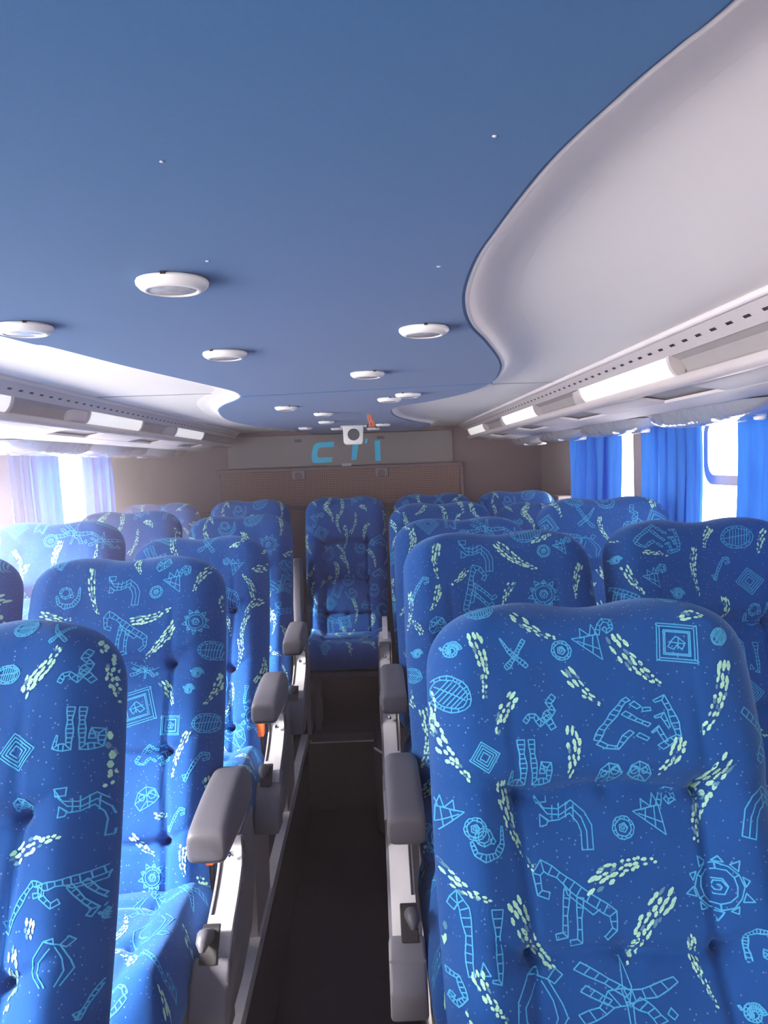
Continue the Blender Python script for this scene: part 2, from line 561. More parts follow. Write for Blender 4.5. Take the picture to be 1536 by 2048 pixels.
# ------------------------------------------------------------------ round ceiling lights
LAMPS = [
 (345, 571, 'largest, nearest whole round white light on the blue ceiling'),
 (48, 660, 'round white light cut by the left edge of the view, beside the white ceiling'),
 (450, 711, 'round white light on blue ceiling left of centre, behind the largest one'),
 (848, 663, 'round white light on blue ceiling nearest the wavy right edge'),
 (735, 750, 'round white light on the blue ceiling at the middle, before the close pair'),
 (816, 791, 'right-hand round light of the close pair on the blue ceiling'),
 (779, 800, 'left-hand round light of the close pair on the blue ceiling'),
 (572, 817, 'round white light furthest left on the rear lobe of the blue ceiling'),
 (647, 829, 'upper of two stacked small round lights left of the white box'),
 (653, 845, 'lower of two stacked small round lights left of the white box'),
 (611, 857, 'tiny round light at far left of the last row by the rear wall'),
 (675, 858, 'tiny round light just left of the white box with the dark disc'),
 (766, 850, 'tiny round light right of the orange wires'),
 (747, 858, 'tiny round light directly below the orange wires'),
]
def make_lamp():
    r = empty('ceiling_light')
    bm = bmesh.new()
    lathe(bm, [(.034, 0.0), (.0368, -.0008), (.0378, -.003), (.0372, -.006), (.034, -.0095), (.030, -.0118), (.0268, -.0125), (.0255, -.0118), (.0255, -.006)], 40)
    link_bm('bezel', bm, M_WHITE, r, smooth=50)
    bm = bmesh.new()
    lathe(bm, [(.0258, -.0060), (.0255, -.0110), (.018, -.0124), (.001, -.0128)], 32)
    link_bm('lens', bm, M_LENS, r, smooth=60)
    bm = bmesh.new()
    box(bm, -.0025, .0025, -.0390, -.036, -.003, 0)
    link_bm('clip', bm, M_BLACK, r)
    return r
def copy_tree(o, parent=None):
    c = o.copy(); COL.objects.link(c)
    if parent: c.parent = parent
    for ch in list(o.children):
        copy_tree(ch, c)
    return c
lamp0 = make_lamp()
for i, (px, py, lab) in enumerate(LAMPS):
    o = lamp0 if i == 0 else copy_tree(lamp0)
    x, y = on_z(px, py, ZB-.006)
    o.location = (x, min(y, YR-.12), ZB)
    o.rotation_euler.z = 0.5*math.sin(i*2.1)
    tag(o, lab, 'ceiling light', 'round lights in the blue ceiling')

# ------------------------------------------------------------------ rear hatch, grille, white box, wires
hx0, _ = on_y(455, 900, YR-.03); hx1, _ = on_y(905, 900, YR-.03)
hatch = empty('hatch_panel', (0, YR, 1.68), 'wide grey hatch panel with blue painted letters at top of the rear wall', 'hatch')
hatch.location = (0, 0, 0)
bm = bmesh.new(); box(bm, hx0, hx1, YR-.03, YR-.001, 1.678, ZB-.004, .004)
link_bm('board', bm, M_HATCH, hatch, smooth=40)
def wall_poly(pts, y0, y1, name, m, parent):
    bm = bmesh.new()
    q = [on_y(a, b, y0) for a, b in pts]
    prism(bm, q, 'y', y0, y1)
    return link_bm(name, bm, m, parent)
K = lambda a, b: (560+a*.26042, 820+b*.26042)
yl = YR-.0302
wall_poly([K(*p) for p in ((415, 243), (300, 250), (268, 262), (254, 285), (243, 340), (243, 380), (252, 400), (275, 408), (398, 400), (402, 362), (300, 368), (286, 358), (288, 320), (296, 296), (308, 288), (412, 283))], yl-.0015, yl, 'painted_letter', M_CTI, hatch)
wall_poly([K(*p) for p in ((560, 240), (606, 238), (586, 382), (548, 384))], yl-.0015, yl, 'painted_letter', M_CTI, hatch)
wall_poly([K(*p) for p in ((655, 222), (674, 220), (668, 255), (650, 259))], yl-.0015, yl, 'painted_letter', M_CTI, hatch)
wall_poly([K(*p) for p in ((726, 236), (768, 232), (773, 388), (733, 393))], yl-.0015, yl, 'painted_letter', M_CTI, hatch)
for a in ((112, 226, 165, 248), (744, 200, 802, 222)):
    wall_poly([K(a[0], a[1]), K(a[2], a[1]), K(a[2], a[3]), K(a[0], a[3])], yl-.004, yl, 'finger_slot', M_DGREY, hatch)
o = wall_poly([K(475, 412), K(548, 408), K(548, 428), K(475, 432)], yl-.006, yl, 'latch', M_LGREY, hatch)
o['label'] = 'small pale latch'

gx0, _ = on_y(434, 960, YR-.05); gx1, _ = on_y(927, 960, YR-.05)
gr = empty('grille_panel', (0, 0, 0), 'brown woven grille panel with two latches below the grey hatch', 'grille')
bm = bmesh.new(); box(bm, gx0+.02, gx1-.02, YR-.05, YR-.001, 1.45, 1.655)
link_bm('mesh_sheet', bm, M_MESH, gr)
bm = bmesh.new()
for a in ((gx0, gx1, 1.652, 1.672), (gx0, gx1, 1.43, 1.452), (gx0, gx0+.022, 1.43, 1.672), (gx1-.022, gx1, 1.43, 1.672)):
    box(bm, a[0], a[1], YR-.062, YR-.001, a[2], a[3], .004)
link_bm('frame', bm, M_REAR, gr, smooth=40)
for px in (597, 763):
    x, z = on_y(px, 950 if px < 700 else 944, YR-.06)
    bm = bmesh.new()
    box(bm, x-.042, x+.042, YR-.07, YR-.05, z-.028, z+.028, .008)
    l = link_bm('latch', bm, M_HATCH, gr, smooth=40)
    bm = bmesh.new()
    lathe(bm, [(.022, 0), (.020, -.004), (.012, -.005)], 20, (x, YR-.07, z-.006), 'y')
    link_bm('latch_dial', bm, M_REAR, l, smooth=40)
bm = bmesh.new(); box(bm, XL, XR, YR-.035, YR, 1.385, 1.41, .006)
struct(link_bm('trim_9', bm, M_REAR))

sx, sy = -0.085, 4.0
sp = empty('speaker_box', (sx, sy, ZB), 'white box with a dark round disc hanging from the rear of blue ceiling', 'speaker')
bm = bmesh.new()
prism(bm, [(-.052, 0), (.052, 0), (.050, -.085), (.042, -.098), (-.042, -.098), (-.050, -.085)], 'y', -.03, .05)
bmesh.ops.bevel(bm, geom=list(bm.edges), offset=.006, segments=3, affect='EDGES', profile=.5)
link_bm('housing', bm, M_WHITE, sp, smooth=50)
bm = bmesh.new(); box(bm, -.064, .070, -.025, .06, -.010, 0, .004)
link_bm('flange', bm, M_WHITE, sp, smooth=40)
bm = bmesh.new()
lathe(bm, [(.030, -.0285), (.030, -.033), (.0265, -.034), (.0265, -.031), (.001, -.0305)], 36, (0.002, 0, -.048), 'y')
link_bm('disc', bm, M_DGREY, sp, smooth=40)

wx, wy = on_z(738, 829, ZB)
wr = empty('wire_bundle', (wx, wy, ZB), 'loose bundle of orange wires hanging from the blue ceiling', 'wires')
random.seed(5)
for k in range(6):
    bm = bmesh.new()
    a = random.uniform(-.008, .008); b = random.uniform(-.004, .022); L = random.uniform(.045, .056)
    tube(bm, [(a*.6, 0, 0), (a+.004, -.004*k/5, -L*.4), (b, .003, -L*.75), (b+random.uniform(-.004, .006), 0, -L)], .0016, 6)
    link_bm('wire', bm, M_ORANGE, wr, smooth=60)

# ------------------------------------------------------------------ overhead ducts along both sides
def make_duct(side):
    s = 1 if side == 'right' else -1
    xi = 0.55 if s > 0 else -0.80
    wall = XR if s > 0 else XL
    r = empty('overhead_duct', (0, 0, 0), 'long grey overhead service duct with white light panels along the %s wall' % side, 'overhead duct', 'overhead ducts')
    X = lambda d: xi + s*d
    E = EYE
    wd = abs(wall - xi)
    y0, y1 = YF+.02, YR-.12
    bm = bmesh.new()
    # housing: recessed grey trough behind the lamps, roof and underside back to the wall
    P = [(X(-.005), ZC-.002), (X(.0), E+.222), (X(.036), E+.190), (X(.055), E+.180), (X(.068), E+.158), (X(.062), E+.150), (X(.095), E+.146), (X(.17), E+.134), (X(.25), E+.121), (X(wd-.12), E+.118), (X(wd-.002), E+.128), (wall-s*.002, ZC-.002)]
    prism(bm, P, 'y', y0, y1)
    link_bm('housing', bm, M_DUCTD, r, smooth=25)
    bm = bmesh.new()
    tube(bm, [(X(.002), y0, E+.220), (X(.002), y1, E+.220)], .007, 10)
    link_bm('rail', bm, M_FLAP, r, smooth=60)
    bm = bmesh.new()
    prism(bm, [(X(.002), E+.216), (X(.034), E+.187), (X(.038), E+.191), (X(.006), E+.222)], 'y', y0, y1)
    nx, nz = -s*.0, 0
    y = 0.30
    while y < y1-.05:                   # ventilation slots cut in the strip
        c = Vector((X(.0185), y, E+.2010))
        t = Vector((s*.032, 0, -.029)).normalized()
        nn = Vector((-s*.029, 0, -.032)).normalized()
        q = []
        for a, b in ((-.0028, -.0105), (.0028, -.0105), (.0028, .0105), (-.0028, .0105)):
            q.append(bm.verts.new(c + t*a + Vector((0, b, 0)) + nn*.0006))
        bm.faces.new(q).material_index = 1
        y += .058
    link_bm('vent_strip', bm, [M_DUCT, M_BLACK], r)
    # rounded lower rim
    bm = bmesh.new()
    pr = [(X(.052), E+.151), (X(.048), E+.142), (X(.053), E+.133), (X(.066), E+.129), (X(.082), E+.133), (X(.094), E+.143), (X(.094), E+.150)]
    prism(bm, pr, 'y', y0, y1)
    link_bm('rim', bm, M_DUCT, r, smooth=60)
    spans = [(-1.1, -.45), (.27, .92), (1.53, 2.17), (2.79, 3.45), (4.05, 4.66)] if s > 0 else [(-1.0, -.45), (.15, .70), (1.29, 1.85), (2.37, 2.90), (3.42, 3.96)]
    for a, b in spans:
        bm = bmesh.new()
        pd = [(X(.034), E+.190), (X(.036), E+.178), (X(.041), E+.165), (X(.048), E+.155), (X(.056), E+.148), (X(.070), E+.150), (X(.06), E+.190)]
        prism(bm, pd, 'y', a, b)
        d = link_bm('light_panel', bm, M_DIFF, r, smooth=50)
        for e, f in ((a-.014, a), (b, b+.014)):
            bm = bmesh.new()
            pe = [(p[0] - s*.002, p[1]-.001) for p in pd]
            prism(bm, pe, 'y', e, f)
            link_bm('end_cap', bm, M_DUCT, d, smooth=50)
    # rounded speaker pods at the end of each recess
    for a, b in spans:
        for e, dr in ((b+.014, 1),) if s > 0 else ((a-.014, -1),):
            bm = bmesh.new()
            secs = [(0, 1.0), (.05, .98), (.09, .85), (.115, .55), (.125, .12)]
            prev = None
            for dd, k in secs:
                pd = [(X(.040+.02*(1-k)), E+.186), (X(.040+.022*(1-k)), E+.176), (X(.044+.02*(1-k)), E+.165), (X(.050+.014*(1-k)), E+.156), (X(.058+.008*(1-k)), E+.150), (X(.075), E+.152), (X(.072), E+.184)]
                ring = [bm.verts.new((p[0], e+dr*dd, p[1])) for p in pd]
                if prev:
                    for i in range(7):
                        bm.faces.new((prev[i], prev[(i+1) % 7], ring[(i+1) % 7], ring[i]))
                else:
                    bm.faces.new(ring)
                prev = ring
            bm.faces.new(prev)
            link_bm('pod', bm, M_DUCT, r, smooth=50)
    # hinged flaps and the long lower strip
    y = -.45
    k = 0
    while y < y1-.2:
        b = min(y+.46, y1)
        bm = bmesh.new()
        box(bm, min(X(.100), X(.178)), max(X(.100), X(.178)), y, b, 0, .008, .002)
        for v in bm.verts:
            d = abs(v.co.x - xi)
            v.co.z += E+.139 - (d-.10)*.16 - .004
        link_bm('flap', bm, M_FLAP, r, smooth=40)
        y += .785
    bm = bmesh.new()
    prism(bm, [(X(.172), E+.130), (X(.172), E+.123), (X(.252), E+.112), (X(.262), E+.118), (X(.255), E+.124)], 'y', y0, y1)
    link_bm('lower_strip', bm, M_FLAP, r, smooth=40)
    return r, X
def make_psu(X, s, wd):
    r = empty('service_panel')
    # a long drooping glossy shell
    a, b = 0.262, wd-.085
    nu, nv = 14, 26
    vs, fs = [], []
    for j in range(nv+1):
        v = j/nv*2-1
        for i in range(nu+1):
            u = i/nu*2-1
            ev = max(0, 1-abs(v)**2.6)**.5
            eu = max(0, 1-abs(u)**3)**.5
            x = (a+b)/2 + u*(b-a)/2*(0.25+.75*ev)
            vs.append((s*x, v*.35, -.002-.046*ev*eu*(1-.25*u)))
    m = nu+1
    for j in range(nv):
        for i in range(nu):
            fs.append((j*m+i, j*m+i+1, (j+1)*m+i+1, (j+1)*m+i))
    link_mesh('shell', vs, fs, M_FILM, r, smooth=180)
    cx = s*(a+b)/2
    for yy, xx, rad in ((-.16, -.05, .020), (-.10, .03, .020), (-.20, .03, .016)):
        bm = bmesh.new()
        lathe(bm, [(rad*.8, -.028), (rad, -.034), (rad*.92, -.044), (rad*.6, -.046), (rad*.5, -.038)], 20, (cx+s*xx, yy, 0))
        n_ = link_bm('air_nozzle', bm, M_WHITE, r, smooth=40)
        bm = bmesh.new()
        lathe(bm, [(rad*.55, -.0385), (rad*.3, -.0425)], 14, (cx+s*xx, yy, 0))
        link_bm('nozzle_hole', bm, M_BLACK, n_, smooth=40)
    for yy in (.02, .09):
        bm = bmesh.new()
        box(bm, cx-.022, cx+.022, yy-.018, yy+.018, -.043, -.030, .005)
        link_bm('reading_lamp', bm, M_WHITE, r, smooth=40)
    return r
order = ['hindmost', 'second from the rear', 'third from the rear', 'fourth from the rear', 'fifth from the rear']
for side, s in (('right', 1), ('left', -1)):
    r, X = make_duct(side)
    xi = abs(X(0))
    wd = abs((XR if s > 0 else XL) - X(0))
    p0 = make_psu(X, s, wd)
    for i, y in enumerate((4.40, 3.62, 2.84, 2.06, 1.28)):
        o = p0 if i == 0 else copy_tree(p0)
        o.location = (X(0), y, EYE+.119)
        tag(o, 'shiny service panel with air nozzles under the %s duct, %s' % (side, order[i]), 'service panel', 'service panels under the ducts')

# ------------------------------------------------------------------ curtains
def curtain(side, ya, yb, za, zb, folds, amp, lab, pinch=0.0, seed=0):
    s = 1 if side == 'right' else -1
    x = (XR if s > 0 else XL) - s*.05
    rnd = random.Random(seed)
    nu, nv = folds*16, 26
    ph = [rnd.uniform(-.5, .5) for _ in range(8)]
    vs, fs = [], []
    for j in range(nv+1):
        v = j/nv
        for i in range(nu+1):
            u = i/nu
            wdt = 1 - pinch*math.sin(math.pi*min(1, v*1.15))**1.0*0
            y = ya + (yb-ya)*u
            # gather toward the far edge near the top
            y = y + (yb-ya)*pinch*(1-u)*(v**2.2)
            a = amp*(.6+.4*math.sin(3*u+ph[0]))
            d = a*math.sin(2*math.pi*folds*u + .8*math.sin(2.3*v+ph[1]) + 1.6*math.sin(5*u+ph[2])) + .3*a*math.sin(2*math.pi*folds*2.3*u+ph[3]+1.2*v)
            L = (yb-ya)/folds
            y -= .15*L*math.sin(2*(2*math.pi*folds*u + .8*math.sin(2.3*v+ph[1]) + 1.6*math.sin(5*u+ph[2])) + ph[5])*min(1, u*6, (1-u)*6)*(.7+.5*math.sin(4*u+ph[6]))
            vs.append((x + d*s, y + .012*math.sin(5*v+ph[4]), za + (zb-za)*v))
    m = nu+1
    for j in range(nv):
        for i in range(nu):
            fs.append((j*m+i, j*m+i+1, (j+1)*m+i+1, (j+1)*m+i))
    root = empty('curtain', (0, 0, 0), lab, 'curtain', 'window curtains')
    o = link_mesh('cloth', vs, fs, M_CURT, root, smooth=180)
    bm = bmesh.new()
    tube(bm, [(x, ya-.01, zb-.004), (x, yb+.01, zb-.004)], .006, 8)
    link_bm('curtain_rail', bm, M_WHITE, root, smooth=60)
    return root
curtain('right', 3.25, 3.95, 1.22, 1.795, 5, .032, 'deep blue curtain with bright folds at the hindmost window on the right', pinch=-.0, seed=1)
curtain('right', 2.44, 2.95, 1.16, 1.795, 6, .016, 'flat-hanging blue curtain in front of the right window pillar', seed=2)
curtain('right', 1.50, 2.16, 1.16, 1.795, 5, .018, 'blue curtain cut by the right edge of the view, beside the rounded sash', seed=3)
curtain('left', 3.02, 3.47, 1.16, 1.795, 5, .012, 'lilac-blue curtain hanging at the left window pillar', seed=4)
curtain('left', 3.80, 4.18, 1.22, 1.795, 4, .020, 'bright cyan-edged narrow curtain at the end of the left windows', seed=6)

# ------------------------------------------------------------------ seat fabric: padded shapes
class Pad:
    def __init__(s, W0, H, r, T, R, back, TB, RB, Rt, Rb, detail, taper=0.0, dip=0.0, bulge=0.0):
        s.W0, s.H, s.r, s.T, s.R, s.TB, s.RB, s.Rt, s.Rb = W0, H, r, T, R, TB, RB, Rt, Rb
        s.detail, s.taper, s.dip, s.bulge = detail, taper, dip, bulge
    def Wd(s, w):
        W = s.W0 - s.taper*(1-w/s.H)**1.5 + s.bulge*np.sin(np.pi*np.clip(w/s.H, 0, 1))
        k = np.clip((w-(s.H-s.r))/s.r, 0, 1)
        W = W - s.r*(1-np.sqrt(np.clip(1-k**2.3, 0, 1)))
        k2 = np.clip((.03-w)/.03, 0, 1)
        return W - .03*(1-np.sqrt(np.clip(1-k2*k2, 0, 1)))
    @staticmethod
    def e(d, R):
        return np.sqrt(np.clip(1-(1-np.clip(d/R, 0, 1))**2, 0, 1))
    def up(s, X, w):
        u = X/np.maximum(s.Wd(w), 1e-4)
        return w - s.dip*np.cos(np.pi*u/.62)*np.clip(w/s.H, 0, 1)**6*np.where(np.abs(u) < 1, 1, 1)
    def front(s, X, w):
        ds = np.maximum(s.Wd(w)-np.abs(X), 0)
        E = s.e(ds, s.R)*s.e(s.H-w, s.Rt)*s.e(w, s.Rb)
        return E*(s.T + s.detail(X, w, s))
    def back(s, X, w):
        ds = np.maximum(s.Wd(w)-np.abs(X), 0)
        return -s.TB*s.e(ds, s.RB)*s.e(s.H-w, s.RB)*s.e(w, s.RB)
    def surf(s, X, w):          # x, forward offset, height
        return np.stack([X, s.front(X, w), s.up(X, w)], -1)
    def grid(s, nu=56, nv=100, ne=14):
        q = 0.05
        def axis(n, L):
            a = (np.arange(ne)/ne)**2*q
            return np.concatenate([a, np.linspace(q, L-q, n), (L-a)[::-1]])
        U = axis(nu, 2*s.W0)/s.W0-1
        V = axis(nv, s.H)
        Wv = s.Wd(V)
        X = U[None, :]*Wv[:, None]
        Wg = np.repeat(V[:, None], len(U), 1)
        return X, Wg
    def mesh(s):
        X, Wg = s.grid()
        F = s.front(X, Wg); B = s.back(X, Wg); Z = s.up(X, Wg)
        nv, nu = X.shape
        idf = np.arange(nv*nu).reshape(nv, nu)
        inner = np.ones((nv, nu), bool); inner[0] = inner[-1] = False; inner[:, 0] = inner[:, -1] = False
        idb = idf.copy(); idb[inner] = nv*nu + np.arange(inner.sum())
        V = np.concatenate([np.stack([X, F, Z], -1).reshape(-1, 3), np.stack([X, B, Z], -1)[inner]])
        a, b, c, d = idf[:-1, :-1], idf[:-1, 1:], idf[1:, 1:], idf[1:, :-1]
        f1 = np.stack([a, b, c, d], -1).reshape(-1, 4)
        a, b, c, d = idb[:-1, :-1], idb[:-1, 1:], idb[1:, 1:], idb[1:, :-1]
        f2 = np.stack([a, d, c, b], -1).reshape(-1, 4)
        return V, np.concatenate([f1, f2])

G = lambda d, sg: np.exp(-(d/sg)**2)
def sstep(a, b, x):
    t = np.clip((x-a)/(b-a), 0, 1)
    return t*t*(3-2*t)
def seg_d(X, w, p, q):
    p, q = np.array(p), np.array(q)
    d = q-p
    t = np.clip(((X-p[0])*d[0]+(w-p[1])*d[1])/(d@d), 0, 1)
    return np.hypot(X-p[0]-t*d[0], w-p[1]-t*d[1]), t

ROWS = (.495, .305, .125)
def back_detail(X, w, s):
    u = X/s.W0
    y = np.zeros_like(X)
    below = 1-sstep(.47, .53, w)
    y += .026*sstep(.488, .53, w)*(1-.8*sstep(.53, .76, w))          # head pillow
    y += .018*G(w-.20, .14)                                           # lumbar
    y += (.024*G(np.abs(u)-.80, .22))*below                           # side bolsters
    y += .006*G(np.abs(u)-.70, .25)*(1-below)
    for k, r in enumerate(ROWS):
        yc = r + (.008*np.cos(u*6) if k == 0 else .004*np.cos(u*6+k))
        y -= .010*G(w-yc, .0065)*(1-sstep(.52, .60, np.abs(u)))
        y -= .008*G(w-yc+.012, .03)*(1-sstep(.50, .75, np.abs(u)))
        for t in (-.53, 0.0, .53):
            y -= (.015 if t else .009)*np.exp(-((X-t*s.W0)**2+(w-r-(.0 if k else .001))**2)/(.0125**2))
    for t in (-1, 1):
        d = np.abs(u - t*(.53+.02*np.sin(w*14)))*s.W0
        y -= .010*G(d, .007)*(1-sstep(.48, .52, w))
        y -= .004*G(d, .006)*sstep(.5, .52, w)*(1-sstep(.54, .68, w))
        for k, r in enumerate(ROWS):
            for (dx, dz, a) in ((.085, .045, .0045), (.09, .012, .003), (.07, -.03, .0025)):
                dd, tt = seg_d(X, w, (t*.53*s.W0, r), (t*(.53*s.W0+dx), r+dz))
                y -= 2.2*a*G(dd, .006)*(1-tt)
    y += .0012*np.sin(X*61+w*23)*np.cos(w*47-X*19)
    return y
def seat_detail(X, w, s):
    u = X/s.W0
    y = .022*G(np.abs(u)-.80, .22)
    y -= .006*G(np.abs(u)-.55, .05)
    for r in (.17, .32):
        y -= .006*G(w-r, .012)*(1-sstep(.5, .6, np.abs(u)))
        for t in (-.53, 0, .53):
            y -= .010*np.exp(-((X-t*s.W0)**2+(w-r)**2)/(.016**2))
    y += .0015*np.sin(X*51+w*29)
    return y
BACK = Pad(.222, .745, .092, .058, .062, None, .050, .05, .05, .04, back_detail, taper=.012, dip=.005, bulge=.008)
SEAT = Pad(.222, .50, .05, .075, .05, None, .05, .03, .07, .03, seat_detail)

# ------------------------------------------------------------------ woven motifs (lines on the cloth)
def band(path, w, closed=False, rungs=1):
    P0 = np.array(path, float)
    w0 = list(w) if isinstance(w, (list, tuple)) else [w]*len(P0)
    P, w = [], []
    for i in range(len(P0) if closed else len(P0)-1):       # chains of small stones: cross-bars every so often
        a, b = P0[i], P0[(i+1) % len(P0)]
        k = max(1, int(round(np.linalg.norm(b-a)/.115)))
        for q in range(k):
            P.append(a+(b-a)*q/k)
            w.append((w0[i]+(w0[(i+1) % len(P0)]-w0[i])*q/k)*(1+.22*math.sin(7.3*len(P)+i)))
    if not closed:
        P.append(P0[-1]); w.append(w0[-1])
    P = np.array(P)
    n = len(P)
    t = np.zeros_like(P)
    for i in range(n):
        a = P[(i-1) % n] if closed or i > 0 else P[i]
        b = P[(i+1) % n] if closed or i < n-1 else P[i]
        t[i] = (b-a)/(np.linalg.norm(b-a)+1e-9)
    nr = np.stack([-t[:, 1], t[:, 0]], 1)
    ww = np.array([w[i] if isinstance(w, (list, tuple)) else w for i in range(n)])[:, None]
    A, B = P+nr*ww/2, P-nr*ww/2
    out = []
    if closed:
        out += [np.vstack([A, A[:1]]), np.vstack([B, B[:1]])]
    else:
        out += [np.vstack([A, B[::-1], A[:1]])]
    for i in range(1, n-1, rungs):
        out.append(np.stack([A[i], B[i]]))
    return out
def circ(cx, cy, r, n=14, ry=None, a0=0):
    ry = ry or r
    return [(cx+r*math.cos(a0+2*math.pi*k/n), cy+ry*math.sin(a0+2*math.pi*k/n)) for k in range(n)]
def cl(p):
    p = list(p)
    return np.array(p+[p[0]], float)
def spiral(cx, cy, r, turns=1.7, n=22, dirn=1):
    return [(cx+r*(1-.8*k/n)*math.cos(dirn*turns*2*math.pi*k/n), cy+r*(1-.8*k/n)*math.sin(dirn*turns*2*math.pi*k/n)) for k in range(n+1)]
def motifs():
    D = {}
    D['spiral'] = band(spiral(0, 0, .42), .13) + band([(-.42, .1), (-.5, .25)], .06)
    D['ring'] = band(circ(0, 0, .42, 12), .12, True, 2) + [cl(circ(0, 0, .2, 5)), np.array(spiral(0, 0, .14, 1.2, 8))]
    D['cross'] = band([(-.45, .5), (-.2, .1), (0, -.1), (.2, -.25), (.38, -.42)], [.02, .12, .14, .16, .12]) + band([(.35, .45), (.15, .15), (0, -.1), (-.2, -.35), (-.35, -.48)], [.1, .14, .12, .16, .12])
    D['cone'] = [cl([(-.5, .0), (.15, -.5), (.1, .1)]), np.array([(-.25, -.19), (-.2, .04)]), np.array([(-.05, -.34), (0, .08)]), np.array([(-.38, -.05), (.12, -.25)]), cl([(-.3, .02), (-.28, .25), (-.08, .08)]), cl([(-.08, .08), (.0, .35), (.1, .1)])] + band([(.1, .1), (.18, .32), (.3, .44), (.45, .4), (.46, .22), (.34, .16), (.28, .25)], .09)
    D['square'] = [cl([(-h, -h*.86), (h*.95, -h*.95), (h, h*.86), (-h*.96, h*.95)]) for h in (.5, .43, .33, .29)] + [cl([(-.22, -.1), (-.08, -.16), (.0, -.05), (.12, -.16), (.2, .0), (.08, .1), (-.02, .16), (-.12, .06)]), np.array([(-.2, .02), (.2, -.02)]), np.array([(.05, .14), (.02, -.14)])] + [np.array([(a*.5, b*.45), (a*.43, b*.4)]) for a in (-1, 1) for b in (-1, 1)]
    D['diamond'] = [cl([(-h, 0), (0, -h), (h, 0), (0, h)]) for h in (.5, .40, .29, .17)]
    e = circ(0, 0, .5, 18, .36)
    D['oval'] = band(e, .09, True, 1) + [np.array([(a, -.27+.05*abs(a)), (a+.12, .27)]) for a in (-.3, -.2, -.1, .0, .1, .2, .28)] + [np.array([(-.4, 0), (.4, .05)])]
    D['zig'] = band([(-.5, -.22), (-.36, -.05), (-.2, -.05), (-.05, -.28), (.14, -.05), (.34, .1), (.22, .3), (.4, .5)], [.1, .13, .12, .14, .2, .15, .15, .14]) + band([(.12, -.06), (.3, -.4)], .17)
    D['hooks'] = band([(-.14, .5), (-.14, .2), (-.12, -.1), (-.12, -.42), (-.42, -.42), (-.38, -.15)], [.14, .12, .14, .14, .12, .03]) + band([(.1, .5), (.1, .2), (.12, -.1), (.14, -.42), (.45, -.38), (.46, -.05), (.3, -.02), (.3, -.22)], .12)
    D['arch'] = [np.array(p) for p in ([(-.5, .42), (-.36, .2), (-.1, .18), (.14, .32), (.36, .12), (.46, -.1), (.44, -.5)], [(-.46, .3), (-.3, .1), (-.08, .08), (.14, .2), (.3, .02), (.36, -.2), (.34, -.5)], [(-.44, .1), (-.3, -.02), (-.1, .0), (.1, .1), (.22, -.06), (.26, -.2), (.24, -.5)])] + [cl([(-.5, .42), (-.48, .28), (-.3, .3), (-.28, .44)]), cl([(-.44, .1), (-.46, -.1), (-.34, -.08), (-.3, 0)]), np.array([(.24, -.5), (.44, -.5)])] + [np.array([(a, .3-abs(a)*.3), (a-.03, .05-abs(a)*.3)]) for a in (-.2, -.08, .05, .18)]
    D['beast'] = band([(-.34, .12), (-.46, .16), (-.48, .38), (-.4, .48), (-.2, .36), (.05, .15), (.28, .0), (.46, -.12), (.46, -.3), (.34, -.4)], [.07, .08, .1, .12, .1, .12, .14, .1, .08, .05]) + band([(-.1, .18), (-.16, -.12), (-.18, -.34), (-.3, -.36)], .07) + band([(.06, .08), (.02, -.15), (.0, -.42), (-.12, -.44)], .07) + [np.array([(-.14, .26), (-.1, .12), (.05, .0), (.2, -.12), (.3, -.06)])]
    S = band(circ(0, 0, .3, 12), .08, True, 2) + [cl(circ(0, 0, .13, 6)), np.array(spiral(0, 0, .11, 1.3, 8))]
    for k in range(10):
        a = 2*math.pi*k/10+.2
        r0, r1, h = .36, .50 if k % 2 else .44, .07
        c, s_ = math.cos(a), math.sin(a)
        S.append(cl([(c*r0-s_*h, s_*r0+c*h), (c*r1, s_*r1), (c*r0+s_*h, s_*r0-c*h)]))
    D['sun'] = S
    D['mount'] = band([(-.5, -.3), (-.42, -.1), (-.3, .08), (-.2, .25), (-.1, .42), (-.04, .46)], [.06, .1, .07, .1, .06, .08]) + band([(-.48, -.34), (-.38, -.42), (-.25, -.45), (-.14, -.25), (-.05, -.16)], .07) + band([(-.12, .2), (.02, .06), (.18, -.06)], .07) + band([(.0, .38), (.08, .28)], .07) + band([(.12, .24), (.22, .24)], .06) + band([(.02, -.22), (.14, -.32)], .06) + band([(.28, .38), (.4, .44), (.46, .2), (.5, -.05), (.52, -.28), (.36, -.42), (.28, -.48)], [.04, .1, .06, .09, .07, .09, .1]) + band([(.2, -.2), (.28, -.12), (.36, -.38)], [.02, .08, .05]) + band([(.26, .08), (.36, .12), (.42, -.12)], [.03, .09, .03])
    D['nn'] = band([(-.44, .3), (-.34, .46), (-.24, .3), (-.2, 0), (-.22, -.3), (-.2, -.46)], [.1, .12, .13, .11, .09, .08]) + band([(.26, .3), (.24, .0), (.24, -.3), (.22, -.5), (.1, -.48)], [.16, .08, .09, .08, .03]) + [cl([(-.08, -.42), (-.02, -.28), (.08, -.42)])]
    D['cane'] = band([(-.3, -.5), (-.18, -.25), (-.05, 0), (.08, .22), (.22, .4), (.4, .38), (.4, .22), (.26, .18)], .09) + [cl([(-.3, -.5), (-.4, -.3), (-.24, -.28)])]
    D['hookg'] = band([(-.4, -.5), (-.42, -.1), (-.36, .3), (-.05, .42), (.25, .38), (.42, -.1), (.2, -.35), (.02, -.28), (.1, -.12)], .13)
